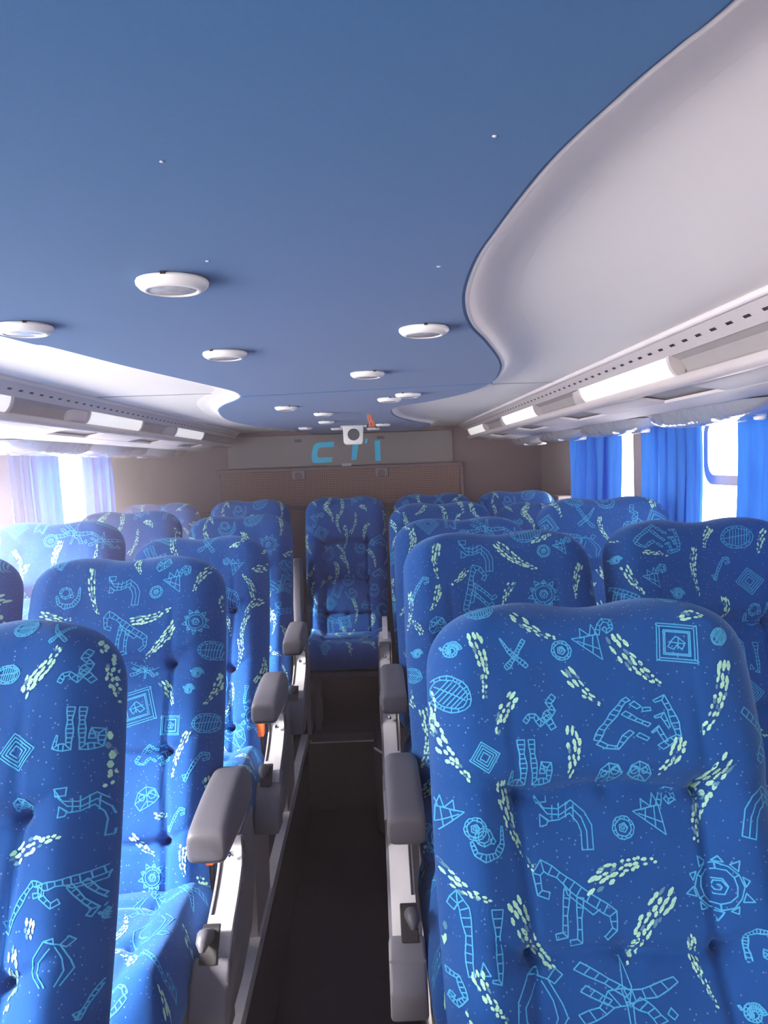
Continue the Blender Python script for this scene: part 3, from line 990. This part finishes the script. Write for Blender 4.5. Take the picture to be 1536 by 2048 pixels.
    D['pot'] = [np.array(p) for p in ([(-.2, .45), (-.42, .1), (-.45, -.2), (-.2, -.5)], [(-.2, .45), (.15, .35), (.35, 0), (.42, -.2), (.2, -.5)], [(-.05, .3), (-.3, .0), (-.3, -.2), (-.1, -.5)], [(.05, .32), (.2, .05), (.25, -.2), (.1, -.5)])] + [cl([(.15, .35), (.3, .5), (.42, .4), (.26, .28)]), cl([(-.2, .45), (0, .5), (.02, .38)])]
    D['star'] = [cl([(-.03, .5), (.04, .1), (.0, -.1), (-.05, .1)]), cl([(-.03, -.1), (.03, -.12), (.02, -.5), (-.02, -.5)])] + band([(-.48, .4), (-.2, .18), (.0, .0)], .1) + band([(-.5, -.3), (-.28, -.2), (-.15, -.05), (.05, -.02), (.25, .02), (.5, .16)], [.12, .14, .2, .18, .14, .08]) + band([(-.45, .1), (-.2, -.1)], .08) + band([(.06, -.1), (.2, -.22), (.3, -.4)], .12) + [cl([(.4, -.2), (.46, -.3), (.42, -.36), (.36, -.28)])]
    D['smile'] = band([(-.45, .0), (-.35, -.3), (-.1, -.42), (.2, -.36), (.38, -.1), (.4, .35)], [.05, .14, .16, .16, .14, .04]) + band(circ(-.12, .12, .2, 8), .08, True) + [cl(circ(.12, .0, .08, 5))]
    D['shell'] = [cl([(-.45, -.2), (-.35, .2), (-.05, .42), (.3, .35), (.48, .05), (.3, -.15), (.05, -.3), (-.25, -.45)]), np.array([(-.45, -.2), (.1, .2), (.48, .05)]), np.array([(-.05, .42), (0, .1), (.05, -.3)]), np.array([(-.35, .2), (.0, .1), (.3, .35)]), np.array([(-.25, -.45), (.0, -.1), (.3, -.15)]), cl(circ(.2, .15, .16, 7)), cl(circ(-.2, .02, .12, 6))]
    return D
MOT = motifs()
NAMES = list(MOT)

class Weave:
    """collects woven lines and pebbles as faces lying on a padded surface"""
    def __init__(s, pad, off=.0006):
        s.pad, s.off = pad, off
        s.q, s.m = [], []           # quads in cloth coordinates (X, w)
    def line(s, P, wd, m=1):
        P = np.asarray(P, float)
        for a, b in zip(P[:-1], P[1:]):
            L = np.linalg.norm(b-a)
            if L < 1e-5: continue
            n = max(1, int(math.ceil(L/.007)))
            t = (b-a)/L
            nr = np.array([-t[1], t[0]])*wd/2
            a2, b2 = a - t*wd*.25, b + t*wd*.25
            for k in range(n):
                p, q = a2+(b2-a2)*k/n, a2+(b2-a2)*(k+1)/n
                s.q.append((p-nr, q-nr, q+nr, p+nr)); s.m.append(m)
    def motif(s, name, c, size, rot=0.0, mx=1, my=1, wd=.0016):
        ca, sa = math.cos(rot), math.sin(rot)
        for P in MOT[name]:
            P = np.asarray(P)*size*np.array([mx, my])
            s.line(np.stack([c[0]+P[:, 0]*ca-P[:, 1]*sa, c[1]+P[:, 0]*sa+P[:, 1]*ca], 1), wd)
    def blob(s, c, l, w, ang, m=2):
        ca, sa = math.cos(ang), math.sin(ang)
        pts = [(-.5, -.18), (0, -.5), (.5, -.2), (.5, .22), (.05, .5), (-.48, .25)]
        P = [np.array((c[0]+(p[0]*l*ca-p[1]*w*sa), c[1]+(p[0]*l*sa+p[1]*w*ca))) for p in pts]
        s.q.append((P[0], P[1], P[2], P[3])); s.m.append(m)
        s.q.append((P[3], P[4], P[5], P[0])); s.m.append(m)
    def trail(s, a, b, rnd, wide=.026, bend=.12):
        """pebbles swept from a (large) to b (small)"""
        a, b = np.array(a), np.array(b)
        L = np.linalg.norm(b-a)
        t = (b-a)/L
        nr = np.array([-t[1], t[0]])
        bend *= rnd.choice((-1, 1))
        k = 0.0
        while k < 1:
            sz = (.0125*(1-.55*k))*rnd.uniform(.8, 1.15)*min(1.0, wide/.024)
            half = wide/2*(1-.72*k**1.2)*(.75+.25*min(1, k*6))
            nl = max(1, int(round(half*2/(.0070*(1-.35*k)*min(1.0, wide/.024)))))
            cen = a + t*L*k + nr*L*bend*math.sin(math.pi*k)
            ang = math.atan2(t[1], t[0]) + bend*3*math.cos(math.pi*k)*.8
            for j in range(nl):
                if rnd.random() < .06: continue
                o = ((j+.5)/nl*2-1)*half + rnd.uniform(-.001, .001)
                c = cen + nr*o + t*rnd.uniform(-.004, .004)
                s.blob(c, sz*rnd.uniform(.75, 1.1), .0055*(1-.35*k)*rnd.uniform(.8, 1.2)*min(1.0, wide/.024), ang+rnd.uniform(-.2, .2), 3 if rnd.random() < .16 else 2)
            k += sz*.88/L
    def faces(s):
        Q = np.array(s.q)                       # n,4,2
        w = Q[..., 1]; X = Q[..., 0]
        ok = ((w > .004) & (w < s.pad.H-.0015) & (np.abs(X) < s.pad.Wd(np.clip(w, 0, s.pad.H))-.0008)).all(1)
        Q = Q[ok]; m = np.array(s.m)[ok]
        X, w = Q[..., 0], Q[..., 1]
        P = s.pad.surf(X, w)
        h = .0008
        sg = np.where(X > 0, -1, 1); tw = np.where(w > s.pad.H/2, -1, 1)
        du = (s.pad.surf(X+h*sg, w)-P)*sg[..., None]
        dv = (s.pad.surf(X, w+h*tw)-P)*tw[..., None]
        N = -np.cross(du, dv)
        N /= np.linalg.norm(N, axis=-1)[..., None] + 1e-12
        N *= np.sign(N[..., 1:2] + 1e-9)
        P = P + N*s.off
        return P.reshape(-1, 3), np.arange(len(Q)*4).reshape(-1, 4), m

def generic(weave, seed, fill=False):
    rnd = random.Random(seed)
    W_, H_ = weave.pad.W0, weave.pad.H
    pts = []
    k = 0
    taken = np.array(weave.q).mean(1) if fill else None
    for _ in range(2500):
        c = (rnd.uniform(-W_, W_), rnd.uniform(.0, H_))
        kind = 'm' if k % 2 == 0 else 't'
        rad = .052 if kind == 'm' else .050
        if fill and np.hypot(*(taken-np.array(c)).T).min() < rad*1.12: continue
        if all(math.hypot(c[0]-p[0], c[1]-p[1]) > rad*.92+p[2]*.46 for p in pts):
            pts.append((*c, rad)); k += 1
            if kind == 'm':
                nm = rnd.choice(NAMES)
                sz = rnd.uniform(.058, .085) * (1.35 if nm in ('beast', 'mount', 'sun', 'star', 'arch', 'hooks') else .8 if nm in ('ring', 'spiral') else 1)
                weave.motif(nm, c, sz, rnd.uniform(-.5, .5), rnd.choice((-1, 1)), .66 if nm in ('mount', 'star') else 1)
            else:
                a = rnd.uniform(0, 6.28); L = rnd.uniform(.055, .095)
                d = (math.cos(a)*L*.3, abs(math.sin(a))*L*.5+.015)
                sg = rnd.choice((1, 1, 1, -1))
                weave.trail((c[0]-d[0]*sg, c[1]+d[1]*sg), (c[0]+d[0]*sg, c[1]-d[1]*sg), rnd, rnd.uniform(.02, .031))

def padded(name, pad, weave, parent, xf):
    """xf maps (x, out, up) of the pad to seat space"""
    V, Fc = pad.mesh()
    P, Fq, m = weave.faces()
    allV = np.concatenate([V, P]) @ np.array(xf.to_3x3()).T + np.array(xf.to_translation())
    allF = np.concatenate([Fc, Fq+len(V)])
    mi = np.concatenate([np.zeros(len(Fc), int), m])
    return link_mesh(name, allV, allF, [M_FAB, M_CYAN, M_PALE, M_DIMY], parent, mi, smooth=180)

# ------------------------------------------------------------------ seats
REC = math.radians(19)
# pad (x, out, up) -> seat (x, -y, z), leaning back by REC about the hinge at z = .395
def back_xf(rec, dz=0.0):
    return Matrix.Translation((0, 0, .395+dz)) @ Matrix.Rotation(-rec, 4, 'X') @ Matrix(((1, 0, 0, 0), (0, -1, 0, 0), (0, 0, 1, 0), (0, 0, 0, 1)))
# cushion: out is up, up runs forward (toward -y)
SHIFT = .065                    # the leaning hinge sits this far ahead of the arm frame
SEAT_XF = Matrix.Translation((0, .02+SHIFT*.7, .355)) @ Matrix.Rotation(math.radians(-4), 4, 'X') @ Matrix(((1, 0, 0, 0), (0, 0, -1, 0), (0, 1, 0, 0), (0, 0, 0, 1)))

def px_lookup(pad, xf, loc, rz=0):
    X, Wg = pad.grid()
    S = pad.surf(X, Wg).reshape(-1, 3)
    Wp = S @ np.array(xf.to_3x3()).T + np.array(xf.to_translation()) + np.array(loc)
    uv = project(Wp)
    XW = np.stack([X.ravel(), Wg.ravel()], 1)
    def f(px, py):
        d = ((uv-np.array((px, py)))**2).sum(1)
        k = np.argsort(d)[:4]
        wt = 1/(d[k]+.5)
        return (XW[k]*wt[:, None]).sum(0)/wt.sum()
    scale = 1/(np.hypot(*(uv[np.abs(XW-np.array((.1, .4))).sum(1).argmin()] - uv[np.abs(XW-np.array((-.1, .4))).sum(1).argmin()]))/.2)
    return f, scale

def from_px(weave, loc, xf, org, k, items, seed):
    f, sc = px_lookup(weave.pad, xf, loc)
    rnd = random.Random(seed)
    for it in items:
        if it[0] == 't':
            a = f(org[0]+it[1]*k, org[1]+it[2]*k); b = f(org[0]+it[3]*k, org[1]+it[4]*k)
            if np.linalg.norm(a-b) < .012: continue
            weave.trail(a, b, rnd, it[5] if len(it) > 5 else .022, it[6] if len(it) > 6 else .07)
        else:
            c = f(org[0]+it[1]*k, org[1]+it[2]*k)
            weave.motif(it[0], c, it[3]*k*sc, it[4] if len(it) > 4 else 0, it[5] if len(it) > 5 else 1, .64 if it[0] in ('mount', 'star') else 1.25 if it[0] == 'nn' else 1)

P_R1 = [('spiral', 215, 295, 90), ('t', 305, 235, 350, 490), ('cross', 475, 305, 130), ('t', 480, 160, 640, 240, .018), ('ring', 675, 295, 90), ('cone', 805, 245, 190), ('t', 890, 245, 1085, 435, .03), ('square', 1155, 260, 175, -.12), ('t', 1180, 150, 1260, 150, .02), ('oval', 205, 480, 175, -.6), ('t', 470, 490, 400, 660), ('zig', 590, 560, 150), ('t', 700, 385, 830, 515), ('mount', 980, 595, 340), ('t', 1350, 360, 1255, 650, .024), ('t', 115, 580, 285, 825, .026), ('diamond', 355, 740, 125, .2), ('hooks', 540, 765, 185), ('t', 720, 640, 705, 810, .024), ('shell', 870, 810, 110), ('shell', 1000, 800, 105, .2, -1), ('t', 1170, 680, 1080, 800), ('t', 1380, 750, 1230, 1090, .032), ('cone', 170, 960, 180, 0, -1), ('ring', 315, 1040, 92), ('smile', 370, 1090, 150), ('t', 420, 850, 560, 1210, .018), ('arch', 690, 1000, 235), ('ring', 930, 1035, 95), ('cone', 1060, 960, 190), ('t', 150, 1170, 375, 1340, .022), ('t', 800, 1270, 1060, 1170, .028), ('beast', 735, 1355, 315), ('sun', 1325, 1275, 260), ('nn', 345, 1490, 250), ('t', 480, 1360, 640, 1620, .03), ('t', 1120, 1310, 960, 1600, .032), ('t', 170, 1430, 140, 1580, .022), ('t', 1215, 1490, 1330, 1780, .014), ('hookg', 205, 1690, 135), ('pot', 590, 1770, 230), ('star', 955, 1730, 390), ('hookg', 1510, 1530, 120), ('spiral', 1480, 1810, 85), ('t', 330, 1640, 440, 1840, .02), ('t', 115, 480, 85, 640, .016), ('oval', 1330, 235, 80, .8), ('oval', 1090, 90, 90), ('oval', 330, 135, 110, .1)]
P_L1 = [('oval', 40, 360, 115), ('t', 150, 395, 300, 215, .022), ('t', 150, 380, 110, 470, .024), ('zig', 375, 340, 180, .3), ('hooks', 365, 620, 210), ('diamond', 85, 735, 180, .2), ('t', 590, 670, 520, 890, .026), ('arch', 425, 1010, 260), ('t', 70, 1250, 280, 1145, .026), ('beast', 415, 1380, 290, .8), ('cane', 100, 1480, 250), ('shell', 120, 1005, 110), ('t', 150, 1560, 140, 1660, .02), ('cross', 290, 160, 110), ('oval', 130, 140, 110), ('t', 530, 200, 540, 280, .02), ('t', 60, 1700, 30, 1990, .018), ('pot', 250, 1750, 200), ('cane', 460, 1900, 150), ('spiral', 600, 1500, 70), ('t', 570, 300, 620, 500, .016)]
P_L2 = [('smile', 330, 510, 125), ('t', 445, 385, 470, 600, .022), ('arch', 600, 480, 165), ('ring', 750, 490, 65), ('cone', 850, 425, 135), ('t', 1040, 380, 930, 490, .022), ('t', 210, 600, 340, 620, .022), ('beast', 600, 690, 210), ('t', 640, 630, 815, 570, .026), ('t', 830, 650, 705, 800, .026), ('sun', 940, 630, 130), ('oval', 1020, 770, 110), ('star', 700, 860, 140), ('spiral', 945, 880, 60), ('spiral', 905, 955, 58), ('t', 785, 930, 830, 1040, .028), ('t', 1065, 895, 980, 1030, .022), ('square', 820, 1130, 95), ('oval', 990, 1120, 110), ('mount', 735, 1270, 150), ('t', 900, 1170, 825, 1390, .02), ('cane', 930, 1325, 130), ('shell', 705, 1480, 120), ('t', 985, 1395, 1000, 1440, .022), ('cane', 840, 1580, 110), ('t', 750, 1565, 800, 1560, .02), ('t', 640, 1670, 740, 1745, .022), ('t', 880, 1715, 885, 1850, .022), ('sun', 730, 1860, 130), ('t', 670, 345, 680, 400, .02), ('shell', 790, 360, 80), ('t', 1085, 520, 1080, 600, .018)]
P_R2 = [('t', 260, 250, 260, 375, .024), ('arch', 410, 290, 135), ('t', 490, 250, 650, 345, .03), ('ring', 670, 275, 52), ('cone', 740, 250, 75), ('beast', 410, 435, 165, .7, -1), ('t', 370, 350, 315, 405, .018), ('sun', 670, 440, 125), ('t', 550, 400, 515, 485, .022), ('t', 810, 330, 795, 455, .022), ('t', 265, 415, 235, 505, .022), ('cane', 185, 420, 95), ('spiral', 182, 672, 42), ('oval', 165, 755, 65, -.5), ('t', 200, 590, 150, 540, .016), ('oval', 600, 205, 110, .1), ('t', 630, 235, 700, 210, .018), ('hooks', 860, 420, 60), ('shell', 260, 560, 70), ('t', 150, 820, 175, 880, .02), ('t', 155, 440, 145, 580, .014)]
P_RW2 = [('mount', 1105, 220, 170, -.2), ('oval', 1415, 220, 115), ('cone', 1100, 370, 95), ('t', 985, 340, 1060, 440, .022), ('t', 1250, 270, 1270, 440, .02), ('t', 1310, 190, 1290, 260, .022), ('cane', 1350, 340, 95), ('diamond', 1465, 390, 105), ('t', 1365, 455, 1360, 545, .02), ('t', 1525, 195, 1500, 280, .022), ('t', 1060, 280, 1150, 295, .016), ('spiral', 950, 310, 40), ('beast', 970, 450, 110), ('spiral', 1190, 440, 55), ('nn', 1465, 670, 110), ('diamond', 1470, 820, 100), ('t', 1460, 940, 1530, 990, .024), ('smile', 1490, 510, 90)]

def side_arm(s, parent):
    """armrest, curved strut, lower cover, lever on the aisle side (s = +1 or -1)"""
    xi, xo = .236, .284
    front = catmull([(-.205, .60), (-.150, .575), (-.122, .54), (-.132, .505), (-.185, .472), (-.262, .442), (-.325, .402), (-.365, .365), (-.375, .33)], 5)
    back = [(-.20, .325), (-.06, .36), (.0, .45), (-.02, .60)]
    outline = [tuple(p) for p in front] + back
    bm = bmesh.new()
    prism(bm, outline, 'x', s*xi, s*xo)
    es = [e for e in bm.edges if abs(e.verts[0].co.x-e.verts[1].co.x) < 1e-6]
    bmesh.ops.bevel(bm, geom=es, offset=.007, segments=3, affect='EDGES', profile=.5)
    st = link_bm('side_strut', bm, M_LGREY, parent, smooth=35)
    # grey outer cover on the aisle face, following the curve a little behind it
    fr2 = [(p[0]+.012, p[1]-.012) for p in front]
    bm = bmesh.new()
    prism(bm, [tuple(p) for p in fr2 if p[1] < .572] + [(-.21, .315), (-.08, .335), (.0, .44), (-.01, .572)], 'x', s*(xo-.006), s*(xo+.006))
    es = [e for e in bm.edges if abs(e.verts[0].co.x-e.verts[1].co.x) < 1e-6]
    bmesh.ops.bevel(bm, geom=es, offset=.005, segments=2, affect='EDGES', profile=.5)
    link_bm('outer_cover', bm, M_GREY, parent, smooth=35)
    bm = bmesh.new()
    tube(bm, [(s*(xi+.006), p[0]-.002, p[1]+.001) for p in front[4:24]], .0022, 6)
    link_bm('groove', bm, M_BLACK, st, smooth=60)
    bm = bmesh.new()
    lathe(bm, [(.0065, .0), (.006, -.004), (.003, -.005)], 14, (s*.264, -.134, .522), 'y')
    link_bm('bolt', bm, M_CHROME, st, smooth=40)
    # lower dark cover wrapping the front below the lever
    bm = bmesh.new()
    lo = [(-.318, .43), (-.352, .398), (-.384, .358), (-.390, .31), (-.30, .30), (-.30, .36)]
    prism(bm, lo, 'x', s*(xi-.012), s*(xo+.008))
    es = list(bm.edges)
    bmesh.ops.bevel(bm, geom=es, offset=.007, segments=2, affect='EDGES', profile=.5)
    link_bm('lower_cover', bm, M_GREY, parent, smooth=40)
    bm = bmesh.new()
    box(bm, s*.236, s*.268, -.300, -.285, .42, .463, .002)
    for v in bm.verts: v.co.y -= (.463-v.co.z)*1.05 - .012
    link_bm('lever_slot', bm, M_BLACK, st)
    bm = bmesh.new()
    tube(bm, [(s*.250, -.270, .440), (s*.248, -.300, .455), (s*.246, -.318, .464), (s*.245, -.332, .460), (s*.245, -.338, .448)], [.010, .013, .0145, .012, .005], 14)
    link_bm('recline_lever', bm, M_DGREY, parent, smooth=60)

def arm_pad(s, parent):
    # rounded pad: superellipse sections swept from the blunt front to the rounded back
    cx, hw = s*.250, .037
    secs = [(-.290, .627, .592, .80), (-.2885, .635, .586, .92), (-.284, .641, .582, .985), (-.27, .646, .579, 1), (-.22, .655, .574, 1), (-.16, .663, .568, 1), (-.10, .667, .564, 1), (-.05, .666, .561, 1), (-.015, .658, .560, 1), (.008, .644, .562, .99), (.022, .624, .570, .95), (.027, .606, .582, .80)]
    bm = bmesh.new()
    prev = None
    N = 28
    for y, zt, zb, k in secs:
        ring = []
        for q in range(N):
            a = 2*math.pi*(q+.5)/N
            c, d = math.cos(a), math.sin(a)
            ring.append(bm.verts.new((cx + hw*k*math.copysign(abs(c)**.42, c), y, (zt+zb)/2 + (zt-zb)/2*math.copysign(abs(d)**.42, d))))
        if prev:
            for q in range(N):
                bm.faces.new((prev[q], prev[(q+1) % N], ring[(q+1) % N], ring[q]))
        else:
            bm.faces.new(ring)
        prev = ring
    bm.faces.new(prev)
    link_bm('armrest', bm, M_GREY, parent, smooth=70)

def seat_base(parent):
    bm = bmesh.new()
    box(bm, -.205, .205, -.40, -.02, .285, .315, .004)
    link_bm('seat_frame', bm, M_DGREY, parent, smooth=40)
    for sx in (-1, 1):
        bm = bmesh.new()
        prism(bm, [(-.355, .0), (-.10, .0), (-.05, .36), (-.30, .36), (-.345, .30)], 'x', sx*.196, sx*.216)
        link_bm('pedestal', bm, M_PED, parent)
        bm = bmesh.new()
        prism(bm, [(-.30, .0), (-.12, .0), (-.16, .290), (-.26, .290)], 'x', sx*.15, sx*.18)
        link_bm('leg', bm, M_DGREY, parent)

def buckle(s, parent):
    bm = bmesh.new()
    box(bm, s*.205-.012, s*.205+.012, -.09, -.055, .475, .525, .005)
    b = link_bm('seat_belt_buckle', bm, M_ORANGE, parent, smooth=40)
    b['label'] = 'orange seat belt buckle'
    bm = bmesh.new()
    box(bm, s*.205-.009, s*.205+.009, -.082, -.064, .38, .478, .003)
    link_bm('strap', bm, M_BLACK, b)

ROWY = [1.12, 1.89, 2.66, 3.42]
BACKY = 4.18
LX, RX = -.575, .2925           # aisle seat centres
LWX, RWX = -1.050, .775         # window seat centres
rowname = ['front row', 'second row', 'third row', 'fourth row']
backs = {}
def build_seat(key, loc, label, group, weave_back, weave_seat, arm=0, padded_arm=True, buck=False, rec=REC, dh=0.0, shared=None, slide=0.0):
    root = empty('coach_seat', loc, label, 'seat', group)
    if shared:
        for nm in ('backrest', 'seat_cushion'):
            o = bpy.data.objects.new(nm, shared[nm])
            COL.objects.link(o); o.parent = root
    else:
        padded('backrest', BACK, weave_back, root, back_xf(rec, dh))
        padded('seat_cushion', SEAT, weave_seat, root, SEAT_XF)
    seat_base(root)
    if arm:
        fr = root
        side_arm(arm, root)
        if padded_arm: arm_pad(arm, root)
        else:
            bm = bmesh.new()
            prism(bm, [(-.16, .585), (-.02, .585), (-.02, .665), (-.10, .675), (-.15, .65)], 'x', arm*.250, arm*.270)
            o = link_bm('armrest_bracket', bm, M_ALU, root); o['label'] = 'bare chrome bracket missing its armrest pad'
    if buck: buckle(arm or 1, root)
    for c in root.children:
        if c.name.split('.')[0] not in ('backrest', 'seat_cushion'):
            c.location.y += SHIFT + slide if arm else SHIFT*.7
    return root

weaves = {}
def seat_weave(seed):
    w = Weave(SEAT); generic(w, seed)
    return w
# five generic cloth cuts, made once, shared by the seats further back
SHARED = []
tmp = []
for k in range(6):
    wb = Weave(BACK); generic(wb, 100+k*7)
    SHARED.append((wb, seat_weave(300+k)))
SEATS = []
def yp(yt, rec=REC): return yt - .745*math.sin(rec)
def add(x, yt, dz, label, side, kind, items=None, org=None, k=1, arm=0, pad_arm=True, buck=False, rec=REC, gen=0, z0=ZP, slide=0.0):
    dh = dz if z0 == ZP else 0.0
    loc = (x, yp(yt, rec), z0+dz-dh)
    xf = back_xf(rec, dh)
    if items:
        wb = Weave(BACK)
        from_px(wb, loc, xf, org, k, items, len(SEATS))
        generic(wb, 40+len(SEATS), True)       # the same print carries on over the cloth outside the frame
        ws = seat_weave(500+len(SEATS))
    else:
        wb, ws = SHARED[gen]
    SEATS.append(build_seat(None, loc, label, kind, wb, ws, arm, pad_arm, buck, rec, dh, slide=slide))

AIS = 'patterned blue seats beside the aisle'; WIN = 'patterned blue seats beside the windows'; BCK = 'patterned blue seats of the back row'
C1 = ((800, 1160), .4792); C2 = ((0, 1200), .4142); C5 = ((0, 980), .41667); C6 = ((740, 960), .5182)
add(RX, 1.12, -.014, 'large blue patterned coach seat nearest the camera, right of the aisle', 'r', AIS, P_R1, *C1, arm=-1, slide=-.10)
add(LX, 1.10, -.008, 'blue patterned coach seat nearest the camera, left of the aisle, cut by the left edge', 'l', AIS, P_L1, *C2, arm=1, slide=-.10)
add(RX, 1.89, .02, 'blue patterned aisle seat on the right directly behind the nearest right seat', 'r', AIS, P_R2, *C6, arm=-1)
add(LX, 1.85, -.006, 'blue patterned aisle seat on the left, second from the camera, with big grey armrest', 'l', AIS, P_L2, *C5, arm=1, buck=True)
add(RX, 2.66, .0, 'blue aisle seat on the right, third from the camera, with pinkish grey armrest', 'r', AIS, arm=-1, gen=0)
add(LX, 2.62, -.03, 'blue aisle seat on the left, third from the camera, with orange buckle beside its cushion', 'l', AIS, arm=1, buck=True, gen=1)
add(RX, 3.42, .015, 'blue aisle seat on the right, fourth from the camera, whose armrest pad is missing', 'r', AIS, arm=-1, pad_arm=False, gen=2)
add(LX, 3.40, -.01, 'blue aisle seat on the left, fourth from the camera, ahead of the back row', 'l', AIS, arm=1, gen=3)
add(RWX, 1.89, .033, 'dark blue patterned window seat at the right edge of the view', 'r', WIN, P_RW2, *C6)
add(RWX, 2.66, .052, 'pale-lit blue window seat on the right below the flat-hanging curtain', 'r', WIN, gen=4)
add(RWX-.02, 3.42, .004, 'blue window seat on the right, fourth row, mostly hidden behind others', 'r', WIN, gen=5)
add(LWX, 1.85, .015, 'blue window seat cut by the left edge, only its shoulder in view', 'l', WIN, gen=2)
add(LWX, 2.62, .037, 'hazy bright blue window seat on the left below the lilac-blue curtain', 'l', WIN, gen=0)
add(LWX, 3.40, .025, 'blue window seat on the left, fourth row, beneath the cyan-edged curtain', 'l', WIN, gen=5)
BX = [-1.13, -.652, -.145, .322, .765]
BL = ['back row seat furthest left, against the left wall', 'back row seat second from the left, beside the upright grey armrest', 'dark blue middle seat of the back row, facing down the aisle', 'back row seat directly right of the middle one, under the grille', 'back row seat furthest right, near the wall ledge']
for i in range(5):
    add(BX[i], BACKY, .035, BL[i], 'b', BCK, gen=(i*2+1) % 6, z0=ZP-.03+.0, rec=math.radians(13.5))
for o in SEATS[-5:]:
    o.scale.x = .955
# raised seats stand on low plinths so that nothing hovers
for o in SEATS:
    base = ZP if o.location.y < YSTEP - .2 else ZP-.03
    h = o.location.z - base
    if h > .003:
        bm = bmesh.new()
        box(bm, -.20, .20, -.31, -.11, -h, .004)
        link_bm('plinth', bm, M_DGREY, o)
# upright folded armrest between the back row seats
x, z = on_y(596, 1160, BACKY-.2)
fa = empty('folded_armrest', (x, BACKY-.2, ZP-.03), 'upright folded grey armrest between the back row seats', 'armrest')
bm = bmesh.new()
box(bm, -.026, .026, -.045, .045, .52, .86, .016, 3)
link_bm('arm_pad', bm, M_GREY, fa, smooth=50)
bm = bmesh.new()
box(bm, -.012, .012, -.03, .03, 0, .54, .004)
link_bm('post', bm, M_DGREY, fa, smooth=40)

# ------------------------------------------------------------------ added scattering volume that imitates lens glare
bm = bmesh.new(); box(bm, XL+.001, XR-.001, YF+.001, YR-.001, 0.001, ZC-.001)
hz = link_bm('glare_veil', bm, M_GLASS)
hm = bpy.data.materials.new('glare_volume'); hm.use_nodes = True
hn, hl = hm.node_tree.nodes, hm.node_tree.links
hn.clear()
ho = hn.new('ShaderNodeOutputMaterial'); hv = hn.new('ShaderNodeVolumeScatter')
hv.inputs['Color'].default_value = (1.0, 0.84, 0.93, 1)
htc = hn.new('ShaderNodeTexCoord'); hsx = hn.new('ShaderNodeSeparateXYZ')
hmr = hn.new('ShaderNodeMapRange'); hmr.interpolation_type = 'SMOOTHSTEP'   # density rises to the left, where the lens glare is imitated
hmr.inputs['From Min'].default_value = -0.35; hmr.inputs['From Max'].default_value = -1.40
hmr.inputs['To Min'].default_value = 0.016; hmr.inputs['To Max'].default_value = 0.24
hl.new(htc.outputs['Object'], hsx.inputs[0]); hl.new(hsx.outputs['X'], hmr.inputs['Value']); hl.new(hmr.outputs[0], hv.inputs['Density'])
hv.inputs['Anisotropy'].default_value = 0.2
hl.new(hv.outputs[0], ho.inputs['Volume'])
hz.data.materials.clear(); hz.data.materials.append(hm)
hz['kind'] = 'stuff'
tag(hz, 'thin pinkish volume added for lens glare, brightest along the left windows', 'glare_veil')
